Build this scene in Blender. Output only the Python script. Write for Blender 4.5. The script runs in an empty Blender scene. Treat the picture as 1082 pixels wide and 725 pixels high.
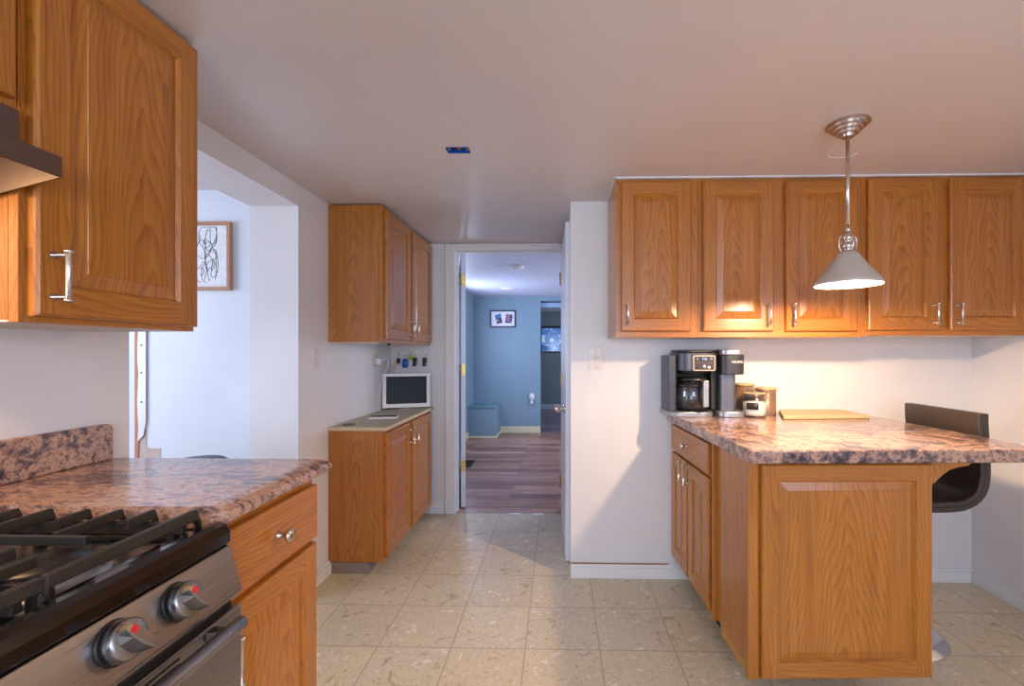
import bpy, bmesh, math, random
from mathutils import Vector, Matrix
rnd = random.Random(7)
D = bpy.data
SC = bpy.context.scene
COL = SC.collection
PI = math.pi
R = math.radians

# ------------------------------------------------------------------ camera
cam_d = D.cameras.new('camera')
cam_d.sensor_width = 36.0
cam_d.lens = 16.0
cam_d.shift_x = -0.0344
cam_d.shift_y = 0.0088
cam_d.clip_start = 0.02
cam = D.objects.new('camera', cam_d)
COL.objects.link(cam)
cam.location = (0, 0, 1.235)
cam.rotation_euler = (R(90), 0, R(1.4))
SC.camera = cam

# ------------------------------------------------------------------ world, exposure
w = D.worlds.new('world'); SC.world = w
w.use_nodes = True
w.node_tree.nodes['Background'].inputs['Color'].default_value = (0.55, 0.68, 1.0, 1)
w.node_tree.nodes['Background'].inputs['Strength'].default_value = 0.6
SC.view_settings.view_transform = 'Standard'
SC.view_settings.look = 'None'
SC.view_settings.gamma = 1.0
SC.view_settings.use_curve_mapping = False
SC.view_settings.exposure = -0.2

def area(name, loc, target, size, power, color, size_y=None, spread=None):
    l = D.lights.new(name, 'AREA')
    l.energy = power; l.color = color
    l.shape = 'RECTANGLE'; l.size = size; l.size_y = size_y or size
    if spread: l.spread = R(spread)
    o = D.objects.new(name, l); COL.objects.link(o)
    o.location = loc
    o.rotation_euler = (Vector(target) - Vector(loc)).to_track_quat('-Z', 'Y').to_euler()
    return o

# daylight lamps: behind the camera, side room, hall's right; the rest is added fill
area('window_daylight', (0.1, -1.93, 1.40), (0.1, 0, 1.2), 1.5, 60, (0.70, 0.80, 1.0), 1.0)
area('side_fill', (2.18, -0.9, 1.35), (0, -0.9, 1.35), 1.1, 26, (0.72, 0.81, 1.0), 1.0)  # added fill lamp on the right wall, no known window there
area('dining_daylight', (-3.55, 1.0, 1.35), (-1.5, 1.0, 1.35), 1.5, 62, (0.72, 0.82, 1.0), 1.2)
area('hall_area_light', (-1.265, 5.75, 1.45), (0.4, 5.75, 1.45), 0.68, 30, (0.62, 0.70, 1.0), 0.9)  # added fill from the hall's left side, out of view
area('hall_area_light', (1.86, 5.4, 1.35), (-0.6, 5.4, 1.35), 1.6, 56, (0.74, 0.78, 1.0), 1.1)
area('back_room_fill', (1.96, 8.6, 1.3), (0, 8.6, 1.3), 1.2, 44, (0.6, 0.72, 1.0), 1.0)  # added fill lamp for the back room, out of view

BULB = 2350.0        # emission strength of the pendant bulb
HOOD = 6.0          # watts of the hood lamp

# ------------------------------------------------------------------ materials
def srgb(r, g, b):
    def f(c):
        c /= 255.0
        return c / 12.92 if c <= 0.04045 else ((c + 0.055) / 1.055) ** 2.4
    return (f(r), f(g), f(b), 1.0)

class Mat:
    def __init__(s, name, rough=0.5, metal=0.0, color=(0.8, 0.8, 0.8, 1), coat=0.0, spec=0.5):
        s.m = D.materials.new(name); s.m.use_nodes = True
        s.nt = s.m.node_tree
        s.b = s.nt.nodes['Principled BSDF']
        s.b.inputs['Base Color'].default_value = color
        s.b.inputs['Roughness'].default_value = rough
        s.b.inputs['Metallic'].default_value = metal
        s.b.inputs['Coat Weight'].default_value = coat
        s.b.inputs['Coat Roughness'].default_value = 0.18
        s.b.inputs['Specular IOR Level'].default_value = spec
    def n(s, t, **kw):
        nd = s.nt.nodes.new(t)
        for k, v in kw.items(): setattr(nd, k, v)
        return nd
    def link(s, a, b): s.nt.links.new(a, b)
    def set(s, sock, v):
        if isinstance(v, bpy.types.NodeSocket): s.link(v, sock)
        else: sock.default_value = v
    def math(s, op, a, b=None, c=None):
        nd = s.n('ShaderNodeMath', operation=op)
        s.set(nd.inputs[0], a)
        if b is not None: s.set(nd.inputs[1], b)
        if c is not None: s.set(nd.inputs[2], c)
        return nd.outputs[0]
    def coord(s, kind='Object', scale=(1, 1, 1), loc=(0, 0, 0)):
        tc = s.n('ShaderNodeTexCoord'); mp = s.n('ShaderNodeMapping')
        mp.inputs['Scale'].default_value = scale
        s.set(mp.inputs['Location'], loc)
        s.link(tc.outputs[kind], mp.inputs['Vector'])
        return mp.outputs[0]
    def noise(s, vec, scale, detail=3, rough=0.55, dist=0.0):
        nd = s.n('ShaderNodeTexNoise')
        s.link(vec, nd.inputs['Vector'])
        nd.inputs['Scale'].default_value = scale; nd.inputs['Detail'].default_value = detail
        nd.inputs['Roughness'].default_value = rough; nd.inputs['Distortion'].default_value = dist
        return nd.outputs['Fac']
    def ramp(s, fac, stops, interp='LINEAR'):
        nd = s.n('ShaderNodeValToRGB'); cr = nd.color_ramp; cr.interpolation = interp
        while len(cr.elements) < len(stops): cr.elements.new(0.5)
        for e, (p, c) in zip(cr.elements, stops): e.position = p; e.color = c
        s.link(fac, nd.inputs[0]); return nd.outputs['Color']
    def mix(s, fac, a, b, mode='MIX'):
        nd = s.n('ShaderNodeMix', data_type='RGBA', blend_type=mode)
        s.set(nd.inputs['Factor'], fac); s.set(nd.inputs['A'], a); s.set(nd.inputs['B'], b)
        return nd.outputs['Result']
    def color(s, sock): s.link(sock, s.b.inputs['Base Color'])
    def bump(s, h, strength=0.2, dist=0.001):
        nd = s.n('ShaderNodeBump'); nd.inputs['Strength'].default_value = strength
        nd.inputs['Distance'].default_value = dist
        s.link(h, nd.inputs['Height']); s.link(nd.outputs[0], s.b.inputs['Normal'])

def paint(name, c, rough=0.5, mott=0.03, bump=0.05):
    m = Mat(name, rough)
    v = m.coord()
    n = m.noise(v, 2.2, 4)
    d = tuple(x * (1 - mott * 2) for x in c[:3]) + (1,)
    m.color(m.ramp(n, [(0.35, d), (0.65, c)]))
    m.bump(m.noise(v, 130, 2), bump, 0.001)
    return m.m

def oak(name, dark, mid, light, rough=0.34, coat=0.35):
    m = Mat(name, rough, coat=coat)
    uvn = m.n('ShaderNodeUVMap', uv_map='UVMap')
    sep = m.n('ShaderNodeSeparateXYZ'); m.link(uvn.outputs[0], sep.inputs[0])
    oi = m.n('ShaderNodeObjectInfo')
    rn = m.math('MULTIPLY', oi.outputs['Random'], 7.3)
    u, v = sep.outputs[0], m.math('ADD', sep.outputs[1], rn)
    u = m.math('ADD', u, m.math('MULTIPLY', m.math('SUBTRACT', oi.outputs['Random'], 0.5), 0.07))
    cmb = m.n('ShaderNodeCombineXYZ'); m.link(u, cmb.inputs[0]); m.link(v, cmb.inputs[1]); m.link(rn, cmb.inputs[2])
    mp = m.n('ShaderNodeMapping'); m.link(cmb.outputs[0], mp.inputs['Vector'])
    mp.inputs['Scale'].default_value = (5, 1.1, 1)
    low = m.noise(mp.outputs[0], 1.0, 1, 0.4)
    mp2 = m.n('ShaderNodeMapping'); m.link(cmb.outputs[0], mp2.inputs['Vector'])
    mp2.inputs['Scale'].default_value = (320, 6, 1)
    pores = m.noise(mp2.outputs[0], 1.0, 2, 0.6)
    mp3 = m.n('ShaderNodeMapping'); m.link(cmb.outputs[0], mp3.inputs['Vector'])
    mp3.inputs['Scale'].default_value = (60, 2.2, 1)
    streak = m.noise(mp3.outputs[0], 1.0, 3)
    # growth rings: hyperbolic arches in the middle of a board, straight at its sides
    wob = m.noise(mp.outputs[0], 1.7, 1)
    u = m.math('ADD', u, m.math('MULTIPLY', m.math('SUBTRACT', wob, 0.5), 0.11))
    uu = m.math('MULTIPLY', u, u)
    s1 = m.math('SQRT', m.math('ADD', uu, 0.0022))
    g = m.math('ADD', m.math('MULTIPLY', v, 9.0), m.math('MULTIPLY', s1, 95.0))
    g = m.math('ADD', g, m.math('MULTIPLY', low, 5.0))
    g = m.math('ADD', g, m.math('MULTIPLY', streak, 0.7))
    ring = m.math('FRACT', g)
    ring = m.math('POWER', ring, 2.6)
    f = m.math('ADD', m.math('MULTIPLY', ring, 0.25), m.math('MULTIPLY', streak, 0.50))
    f = m.math('ADD', f, m.math('MULTIPLY', pores, 0.42))
    m.color(m.ramp(f, [(0.25, light), (0.55, mid), (0.95, dark)]))
    m.bump(pores, 0.08, 0.0004)
    return m.m

def laminate(name, shift=0.0, stretch=(1, 1, 1), lo=0.0, sc=1.0):
    m = Mat(name, 0.16, coat=0.3)
    v = m.coord(scale=tuple(q * sc for q in stretch), loc=(shift, shift * 2, 0))
    sw = m.noise(v, 9.0, 5, 0.65, 0.8)
    f1 = m.noise(v, 46, 6, 0.7, 0.4)
    f2 = m.noise(v, 150, 4, 0.7, 0.2)
    f = m.math('ADD', m.math('MULTIPLY', sw, 0.42), m.math('MULTIPLY', f1, 0.58))
    c = m.ramp(f, [(0.37 + lo, srgb(50, 44, 54)), (0.43 + lo, srgb(100, 84, 90)), (0.475 + lo, srgb(158, 122, 108)), (0.52 + lo, srgb(196, 160, 138)),
                   (0.56 + lo, srgb(156, 122, 112)), (0.61 + lo, srgb(104, 92, 102)), (0.68 + lo, srgb(206, 190, 178))])
    sp = m.ramp(f2, [(0.34, srgb(60, 50, 62)), (0.44, srgb(255, 255, 255)), (0.6, srgb(255, 255, 255)), (0.7, srgb(255, 236, 220))])
    m.color(m.mix(0.75, c, sp, 'MULTIPLY'))
    return m.m

def vinyl_tile():
    m = Mat('vinyl_tile', 0.34, coat=0.12)
    P_, X0, Y0 = 0.310, -0.138, 1.89
    tc = m.n('ShaderNodeTexCoord'); sp = m.n('ShaderNodeSeparateXYZ'); m.link(tc.outputs['Object'], sp.inputs[0])
    def line(s, o):
        q = m.math('DIVIDE', m.math('SUBTRACT', s, o), P_)
        fr = m.math('FRACT', q)
        d = m.math('MINIMUM', fr, m.math('SUBTRACT', 1.0, fr))
        return d, m.math('FLOOR', q)
    dx, ix = line(sp.outputs[0], X0 + 0.0)
    dy, iy = line(sp.outputs[1], Y0)
    d = m.math('MINIMUM', dx, dy)
    # every tile its own piece of the pattern
    cb = m.n('ShaderNodeCombineXYZ'); m.link(ix, cb.inputs[0]); m.link(iy, cb.inputs[1])
    wn = m.n('ShaderNodeTexWhiteNoise'); m.link(cb.outputs[0], wn.inputs[0])
    sc = m.n('ShaderNodeVectorMath', operation='SCALE'); m.link(wn.outputs['Color'], sc.inputs[0]); sc.inputs['Scale'].default_value = 9
    ad = m.n('ShaderNodeVectorMath', operation='ADD'); m.link(tc.outputs['Object'], ad.inputs[0]); m.link(sc.outputs[0], ad.inputs[1])
    n1 = m.noise(ad.outputs[0], 9, 6, 0.62, 1.6)
    n2 = m.noise(ad.outputs[0], 34, 5, 0.7, 1.0)
    n3 = m.noise(ad.outputs[0], 3, 2)
    f = m.math('ADD', m.math('MULTIPLY', n1, 0.6), m.math('MULTIPLY', n2, 0.4))
    c = m.ramp(f, [(0.37, srgb(166, 148, 120)), (0.43, srgb(206, 194, 164)), (0.49, srgb(222, 213, 186)), (0.54, srgb(200, 188, 158)), (0.61, srgb(238, 232, 214))])
    tint = m.ramp(wn.outputs['Value'], [(0.0, srgb(255, 246, 238)), (0.5, srgb(246, 246, 244)), (1.0, srgb(236, 232, 228))])
    c = m.mix(0.8, c, tint, 'MULTIPLY')
    c = m.mix(m.math('MULTIPLY', n3, 0.25), c, srgb(192, 168, 144))
    c = m.mix(m.math('SMOOTHSTEP' if False else 'LESS_THAN', d, 0.0105), c, srgb(176, 164, 144))
    m.color(c)
    h = m.math('GREATER_THAN', d, 0.010)
    m.bump(m.math('ADD', h, m.math('MULTIPLY', n2, 0.25)), 0.25, 0.0012)
    return m.m

def plank_floor(name, cols, w=0.12, rough=0.3):
    m = Mat(name, rough)
    v = m.coord()
    br = m.n('ShaderNodeTexBrick'); m.link(v, br.inputs['Vector'])
    br.inputs['Scale'].default_value = 1.0; br.inputs['Brick Width'].default_value = 1.1
    br.inputs['Row Height'].default_value = w; br.inputs['Mortar Size'].default_value = 0.0016
    br.inputs['Color1'].default_value = (0, 0, 0, 1); br.inputs['Color2'].default_value = (1, 1, 1, 1)
    br.inputs['Mortar'].default_value = (0.5, 0.5, 0.5, 1); br.offset = 0.37
    v2 = m.coord(scale=(2.5, 26, 1))
    n = m.noise(v2, 1.0, 5, 0.62, 0.6)
    v3 = m.coord(scale=(0.9, 8.3, 1), loc=(0, .4, 0))
    n2 = m.noise(v3, 1.0, 2)
    t = m.n('ShaderNodeRGBToBW'); m.link(br.outputs['Color'], t.inputs[0])
    f = m.math('ADD', m.math('MULTIPLY', t.outputs[0], 0.22), m.math('MULTIPLY', n, 0.42))
    f = m.math('ADD', f, m.math('MULTIPLY', n2, 0.36))
    c = m.ramp(f, list(zip((0.3, 0.45, 0.58, 0.72), cols)))
    c = m.mix(br.outputs['Fac'], c, cols[0])
    m.color(c)
    return m.m

def simple(name, c, rough=0.5, metal=0.0, var=0.06, scale=40, coat=0.0, bump=0.0):
    m = Mat(name, rough, metal, coat=coat)
    n = m.noise(m.coord(), scale, 3)
    a = tuple(x * (1 - var) for x in c[:3]) + (1,); b = tuple(min(1, x * (1 + var)) for x in c[:3]) + (1,)
    m.color(m.ramp(n, [(0.35, a), (0.65, b)]))
    if bump: m.bump(n, bump, 0.001)
    return m.m

def brushed(name, c, rough=0.3, axis=1, sc=500):
    m = Mat(name, rough, 1.0)
    s = [sc, sc, sc]; s[axis] = 4
    n = m.noise(m.coord(scale=tuple(s)), 1.0, 2)
    a = tuple(x * 0.86 for x in c[:3]) + (1,)
    m.color(m.ramp(n, [(0.3, a), (0.7, c)]))
    rr = m.math('ADD', m.math('MULTIPLY', n, 0.16), rough - 0.08); m.link(rr, m.b.inputs['Roughness'])
    return m.m

def emit(name, c, strength, base=None):
    m = Mat(name, 0.4, color=base or c)
    m.b.inputs['Emission Color'].default_value = c
    m.b.inputs['Emission Strength'].default_value = strength
    n = m.noise(m.coord(), 6, 1)
    m.color(m.ramp(n, [(0.4, base or c), (0.6, base or c)]))
    return m.m

def glass(name, tint=(1, 1, 1, 1), rough=0.02):
    m = Mat(name, rough, color=tint)
    tr = m.n('ShaderNodeBsdfTransparent'); tr.inputs[0].default_value = tint
    gl = m.n('ShaderNodeBsdfGlossy'); gl.inputs['Roughness'].default_value = 0.03
    lw = m.n('ShaderNodeLayerWeight'); lw.inputs[0].default_value = 0.35
    f = m.math('ADD', m.math('MULTIPLY', lw.outputs['Facing'], 0.3), 0.04)
    mx = m.n('ShaderNodeMixShader'); m.link(f, mx.inputs[0]); m.link(tr.outputs[0], mx.inputs[1]); m.link(gl.outputs[0], mx.inputs[2])
    m.link(mx.outputs[0], m.nt.nodes['Material Output'].inputs['Surface'])
    return m.m

def speckled(name, base, dots, scale=90, rough=0.3):
    m = Mat(name, rough)
    n = m.noise(m.coord(), scale, 2)
    n2 = m.noise(m.coord(), 14, 5, 0.7)
    c = m.ramp(n2, [(0.35, base), (0.65, tuple(min(1, x * 1.25) for x in base[:3]) + (1,))])
    m.color(m.mix(m.ramp(n, [(0.3, (1, 1, 1, 1)), (0.36, (0, 0, 0, 1))]), c, dots))
    return m.m

OAK = oak('honey_oak', srgb(110, 60, 16), srgb(168, 102, 32), srgb(193, 128, 50))
UNDER = simple('cabinet_underside', srgb(206, 196, 186), 0.5)
WALL = paint('wall_paint', srgb(226, 224, 226), 0.45)
CEIL = paint('ceiling_paint', srgb(214, 206, 204), 0.36, 0.02, 0.04)
TRIMW = paint('white_trim_paint', srgb(230, 230, 232), 0.35, 0.03, 0.03)
DOORW = paint('white_door_paint', srgb(224, 228, 238), 0.3, 0.02, 0.02)
BLUE = paint('blue_wall_paint', srgb(128, 156, 172), 0.5)
GREYG = paint('grey_green_wall_paint', srgb(120, 132, 134), 0.6)
CREAM = paint('cream_trim_paint', srgb(222, 214, 178), 0.4)
WHITE2 = paint('side_room_paint', srgb(222, 228, 238), 0.5)
TILE = vinyl_tile()
PLANK = plank_floor('plank_floor', [srgb(92, 62, 52), srgb(138, 98, 82), srgb(170, 128, 108), srgb(196, 160, 142)])
PLANK2 = plank_floor('grey_plank_floor', [srgb(84, 74, 78), srgb(110, 98, 104), srgb(130, 116, 122), srgb(150, 138, 144)])
LAM = laminate('stone_laminate', 0.0, (1, 1, 1), 0.025, 0.8)
LAM2 = laminate('stone_laminate_wing', 3.1, (0.5, 1.0, 1.0), 0.0, 0.95)
STEEL = brushed('brushed_steel', srgb(156, 154, 156), 0.3, 1)
STEELD = brushed('hood_steel', srgb(128, 116, 112), 0.36, 1)
NICKEL = simple('satin_nickel', srgb(206, 198, 190), 0.22, 1.0, 0.03)
CHROME = simple('chrome', srgb(220, 220, 222), 0.08, 1.0, 0.02)
BRASS = simple('aged_brass', srgb(190, 160, 96), 0.35, 1.0, 0.1)
BLACKG = simple('black_enamel', srgb(8, 8, 9), 0.12, 0.0, 0.1, coat=0.5)
IRON = simple('cast_iron', srgb(34, 31, 30), 0.45, 0.1, 0.15, 200, bump=0.2)
BLACK = simple('black_plastic', srgb(24, 24, 27), 0.4)
GUN = simple('gunmetal_plastic', srgb(74, 76, 84), 0.32, 0.6)
SILVER = simple('silver_plastic', srgb(160, 162, 168), 0.3, 0.7)
LEATHER = simple('black_leatherette', srgb(52, 44, 40), 0.42, 0.0, 0.12, 180, bump=0.25)
WHITEP = simple('white_plastic', srgb(228, 226, 224), 0.35)
BEIGEP = simple('ivory_plastic', srgb(222, 212, 204), 0.35)
RED = simple('red_mark', srgb(200, 20, 24), 0.4)
BAMBOO = oak('bamboo', srgb(158, 138, 98), srgb(184, 166, 126), srgb(196, 180, 142), 0.5, 0.0)
LINO = speckled('speckled_linoleum', srgb(178, 172, 152), srgb(120, 114, 102), 60, 0.5)
_s = Mat('dark_screen', 0.35, spec=0.15); _s.color(_s.ramp(_s.noise(_s.coord(), 5, 1), [(0.4, srgb(26, 27, 38)), (0.6, srgb(30, 31, 42))])); SCREEN = _s.m
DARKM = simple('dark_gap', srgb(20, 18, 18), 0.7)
GLASS = glass('clear_glass', (0.93, 0.94, 0.94, 1))
POWDER = simple('white_powder', srgb(238, 234, 228), 0.9)
BLUEP = simple('blue_box_plastic', srgb(20, 84, 170), 0.35)
WOODFR = oak('picture_frame_wood', srgb(140, 96, 68), srgb(178, 130, 98), srgb(200, 152, 118), 0.5, 0.0)
PAPER = simple('white_paper', srgb(232, 234, 240), 0.8)
INK = simple('black_ink', srgb(36, 38, 46), 0.7)

# ------------------------------------------------------------------ mesh builder
class MB:
    def __init__(s):
        s.v = []; s.f = []; s.mi = []; s.uv = []; s.smooth = []
    def quad(s, pts, mat=0, uv=None, smooth=False):
        i = len(s.v); s.v += [tuple(p) for p in pts]
        s.f.append(tuple(range(i, i + len(pts)))); s.mi.append(mat); s.smooth.append(smooth)
        s.uv.append(uv or [(0.3 + p[0] + p[1], p[2]) for p in pts])
    def box(s, x0, x1, y0, y1, z0, z1, mat=0, grain=2, uoff=None):
        """a box with shared corners; grain is the axis the wood grain runs along"""
        if x0 > x1: x0, x1 = x1, x0
        if y0 > y1: y0, y1 = y1, y0
        if z0 > z1: z0, z1 = z1, z0
        i = len(s.v)
        P = [(x, y, z) for z in (z0, z1) for y in (y0, y1) for x in (x0, x1)]
        s.v += P
        c = ((x0 + x1) / 2, (y0 + y1) / 2, (z0 + z1) / 2)
        vo = rnd.random() * 5
        dims = (x1 - x0, y1 - y0, z1 - z0)
        for a, q in ((1, (0, 1, 5, 4)), (1, (2, 6, 7, 3)), (0, (0, 4, 6, 2)), (0, (1, 3, 7, 5)), (2, (0, 2, 3, 1)), (2, (4, 5, 7, 6))):
            s.f.append(tuple(i + k for k in q)); s.mi.append(mat); s.smooth.append(False)
            if a == grain: ax = [k for k in (0, 1, 2) if k != a]; ua, va = ax[0], ax[1]
            else: va = grain; ua = 3 - a - grain
            uo = uoff if uoff is not None else (0.0 if dims[ua] > 0.18 else 0.5 + rnd.random() * 0.3)
            s.uv.append([(P[k][ua] - c[ua] + uo, P[k][va] - c[va] + vo) for k in q])
    def prism(s, poly, lo, hi, axis=2, mat=0, smooth=False, caps=True, uvf=None):
        """extrude a polygon (2-D) between lo and hi along an axis"""
        def P(p, h):
            return (p[0], p[1], h) if axis == 2 else (p[0], h, p[1]) if axis == 1 else (h, p[0], p[1])
        n = len(poly); i = len(s.v)
        s.v += [P(p, lo) for p in poly] + [P(p, hi) for p in poly]
        for k in range(n):
            j = (k + 1) % n
            s.f.append((i + k, i + j, i + n + j, i + n + k)); s.mi.append(mat); s.smooth.append(smooth)
            s.uv.append([(0.4 + poly[k][0] + poly[k][1], lo), (0.4 + poly[j][0] + poly[j][1], lo), (0.4 + poly[j][0] + poly[j][1], hi), (0.4 + poly[k][0] + poly[k][1], hi)])
        if caps:
            for b, rev in ((i, True), (i + n, False)):
                ids = list(range(b, b + n)); pl = list(poly)
                if rev: ids.reverse(); pl.reverse()
                s.f.append(tuple(ids)); s.mi.append(mat); s.smooth.append(False)
                s.uv.append([(0.6 + p[0], p[1]) for p in pl])
    def lathe(s, prof, center=(0, 0, 0), axis=2, seg=32, mat=0, sx=1.0, sy=1.0, smooth=True):
        """turn a profile of (radius, height) points round an axis"""
        i = len(s.v); c = center; n = len(prof)
        for (r, h) in prof:
            for k in range(seg):
                a = 2 * PI * k / seg
                p = (r * math.cos(a) * sx, r * math.sin(a) * sy, h)
                if axis == 0: p = (p[2], p[0], p[1])
                elif axis == 1: p = (p[1], p[2], p[0])
                s.v.append((c[0] + p[0], c[1] + p[1], c[2] + p[2]))
        for q in range(n - 1):
            for k in range(seg):
                j = (k + 1) % seg
                s.f.append((i + q * seg + k, i + q * seg + j, i + (q + 1) * seg + j, i + (q + 1) * seg + k))
                s.mi.append(mat); s.smooth.append(smooth)
                s.uv.append([(k / seg, q), (j / seg, q), (j / seg, q + 1), (k / seg, q + 1)])
        for q in (0, n - 1):
            if prof[q][0] > 1e-5:
                ids = [i + q * seg + k for k in range(seg)]
                if q == 0: ids.reverse()
                s.f.append(tuple(ids)); s.mi.append(mat); s.smooth.append(False)
                s.uv.append([(s.v[t][0], s.v[t][1]) for t in ids])
    def tube(s, path, r, seg=8, mat=0, closed=False):
        pts = [Vector(p) for p in path]; n = len(pts)
        rs = r if isinstance(r, (list, tuple)) else [r] * n
        i = len(s.v); prev = None
        for k, p in enumerate(pts):
            if closed: t = pts[(k + 1) % n] - pts[k - 1]
            else: t = pts[min(k + 1, n - 1)] - pts[max(k - 1, 0)]
            t.normalize()
            if prev is None:
                u = t.orthogonal().normalized()
            else:
                u = (prev - t * prev.dot(t))
                u = u.normalized() if u.length > 1e-6 else t.orthogonal().normalized()
            prev = u; b = t.cross(u)
            for q in range(seg):
                a = 2 * PI * q / seg
                s.v.append(tuple(p + (u * math.cos(a) + b * math.sin(a)) * rs[k]))
        for k in range(n if closed else n - 1):
            k2 = (k + 1) % n
            for q in range(seg):
                j = (q + 1) % seg
                s.f.append((i + k * seg + q, i + k * seg + j, i + k2 * seg + j, i + k2 * seg + q))
                s.mi.append(mat); s.smooth.append(True); s.uv.append([(0, 0), (1, 0), (1, 1), (0, 1)])
        if not closed:
            for k, rev in ((0, True), (n - 1, False)):
                ids = [i + k * seg + q for q in range(seg)]
                if rev: ids.reverse()
                s.f.append(tuple(ids)); s.mi.append(mat); s.smooth.append(False); s.uv.append([(0, 0)] * seg)
    def build(s, name, mats, parent=None, bevel=0.0, bseg=2, loc=None, rot=None):
        me = D.meshes.new(name)
        me.from_pydata(s.v, [], s.f)
        uvl = me.uv_layers.new(name='UVMap')
        k = 0
        for fu in s.uv:
            for t in fu: uvl.data[k].uv = t; k += 1
        if not isinstance(mats, (list, tuple)): mats = [mats]
        for m in mats: me.materials.append(m)
        me.polygons.foreach_set('material_index', s.mi)
        me.polygons.foreach_set('use_smooth', s.smooth)
        bm = bmesh.new(); bm.from_mesh(me)
        bmesh.ops.recalc_face_normals(bm, faces=bm.faces[:])
        bm.to_mesh(me); bm.free()
        me.update()
        o = D.objects.new(name, me); COL.objects.link(o)
        if parent: o.parent = parent
        if loc: o.location = loc
        if rot: o.rotation_euler = rot
        if bevel:
            b = o.modifiers.new('bevel', 'BEVEL'); b.width = bevel; b.segments = bseg
            b.limit_method = 'ANGLE'; b.angle_limit = R(40); b.harden_normals = False
        return o

def thing(name, label, cat, loc=(0, 0, 0), rotz=0.0, group=None):
    o = D.objects.new(name, None); COL.objects.link(o)
    o.empty_display_size = 0.1
    o.location = loc; o.rotation_euler = (0, 0, rotz)
    return tag(o, label, cat, group)
def tag(o, label, cat, group=None):
    o['label'] = label; o['category'] = cat
    if group: o['group'] = group
    return o
def struct(o, label=None):
    o['kind'] = 'structure'
    if label: o['label'] = label
    return o
def bx(name, mat, parent, *d, bevel=0.0, grain=2, **kw):
    m = MB(); m.box(*d, grain=grain); return m.build(name, mat, parent, bevel, **kw)

def text_mesh(name, s, size, mat, parent, loc, rot, depth=0.0006):
    c = D.curves.new(name, 'FONT'); c.body = s; c.size = size; c.extrude = depth
    c.align_x = 'CENTER'; c.align_y = 'CENTER'
    t = D.objects.new(name, c); COL.objects.link(t)
    dg = bpy.context.evaluated_depsgraph_get()
    me = D.meshes.new_from_object(t.evaluated_get(dg))
    D.objects.remove(t)
    me.materials.clear(); me.materials.append(mat)
    o = D.objects.new(name, me); COL.objects.link(o); o.parent = parent
    o.location = loc; o.rotation_euler = rot
    return o

# ================================================================== THE SETTING
H = 2.06        # ceiling height
XL, XR = -1.28, 2.22
YB, YF, YN = 2.50, 3.46, -2.0
XS = 0.068      # the stub wall beside the doorway

# floor and ceiling of the kitchen
m = MB(); m.box(XL - 0.24, XR, YN, YF + 0.015, -0.05, 0.0); struct(m.build('floor', TILE))
m = MB()        # ceiling with the rectangular hole of the electrical box
hx0, hx1, hy0, hy1 = -0.457, -0.362, 1.822, 1.880
m.box(XL - 0.24, hx0, YN, YF + 0.12, H, H + 0.05); m.box(hx1, XR + 0.1, YN, YF + 0.12, H, H + 0.05)
m.box(hx0, hx1, YN, hy0, H, H + 0.05); m.box(hx0, hx1, hy1, YF + 0.12, H, H + 0.05)
struct(m.build('ceiling', CEIL))

# left wall with its wide opening to the side room
OY0, OY1, OZ = 1.327, 2.21, 1.955
m = MB()
m.box(XL - 0.24, XL, YN, OY0, 0, H)
m.box(XL - 0.24, XL, OY1, YF + 0.12, 0, H)
m.box(XL - 0.24, XL, OY0, OY1, OZ, H)
struct(m.build('wall_left', WALL))
# far wall with the doorway
DX0, DX1, DZ = -0.785, 0.022, 2.012
m = MB()
m.box(XL, DX0 - 0.02, YF, YF + 0.12, 0, H)
m.box(DX0 - 0.02, XS, YF, YF + 0.12, DZ + 0.02, H)
struct(m.build('wall_far', WALL))
# the thick stub: back wall of the eating bar and the return beside the doorway
m = MB(); m.box(XS, XR + 0.1, YB, YF + 0.12, 0, H); struct(m.build('wall_back', WALL))
m = MB(); m.box(XR, XR + 0.1, YN, YB, 0, H); struct(m.build('wall_right', WALL))
m = MB()        # near wall behind the camera, with a window opening
wx0, wx1, wz0, wz1 = -0.7, 0.9, 0.85, 1.95
m.box(XL, wx0, YN - 0.1, YN, 0, H); m.box(wx1, XR, YN - 0.1, YN, 0, H)
m.box(wx0, wx1, YN - 0.1, YN, 0, wz0); m.box(wx0, wx1, YN - 0.1, YN, wz1, H)
struct(m.build('wall_near', WALL))
m = MB()
for a in ((wx0 - .05, wx0 + .03), (wx1 - .03, wx1 + .05), ((wx0 + wx1) / 2 - .02, (wx0 + wx1) / 2 + .02)):
    m.box(a[0], a[1], YN - 0.06, YN + 0.015, wz0, wz1)
for a in ((wz0 - .05, wz0 + .03), (wz1 - .03, wz1 + .05)):
    m.box(wx0 - .05, wx1 + .05, YN - 0.06, YN + 0.015, a[0], a[1])
struct(m.build('window_1', TRIMW))

# window frames put round the area lamps; the walls behind stay closed
def frame_round_lamp(name, x, y0, y1, z0, z1, side):
    m = MB(); a, b = (x, x + 0.03) if side > 0 else (x - 0.03, x)
    m.box(a, b, y0 - 0.06, y0, z0 - 0.06, z1 + 0.06); m.box(a, b, y1, y1 + 0.06, z0 - 0.06, z1 + 0.06)
    m.box(a, b, y0, y1, z0 - 0.06, z0); m.box(a, b, y0, y1, z1, z1 + 0.06)
    return struct(m.build(name, TRIMW, bevel=0.003))
frame_round_lamp('lamp_frame_3', XR - 0.001, -1.45, -0.35, 0.85, 1.85, -1)  # frame added round the kitchen fill lamp, not a known window
frame_round_lamp('window_4', -3.599, 0.25, 1.75, 0.75, 1.95, 1)
frame_round_lamp('lamp_frame_5', -1.299, 5.38, 6.12, 1.0, 1.9, 1)  # added round the left hall lamp, no window known on this wall
frame_round_lamp('window_6', 1.899, 4.6, 6.2, 0.8, 1.9, -1)
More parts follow.
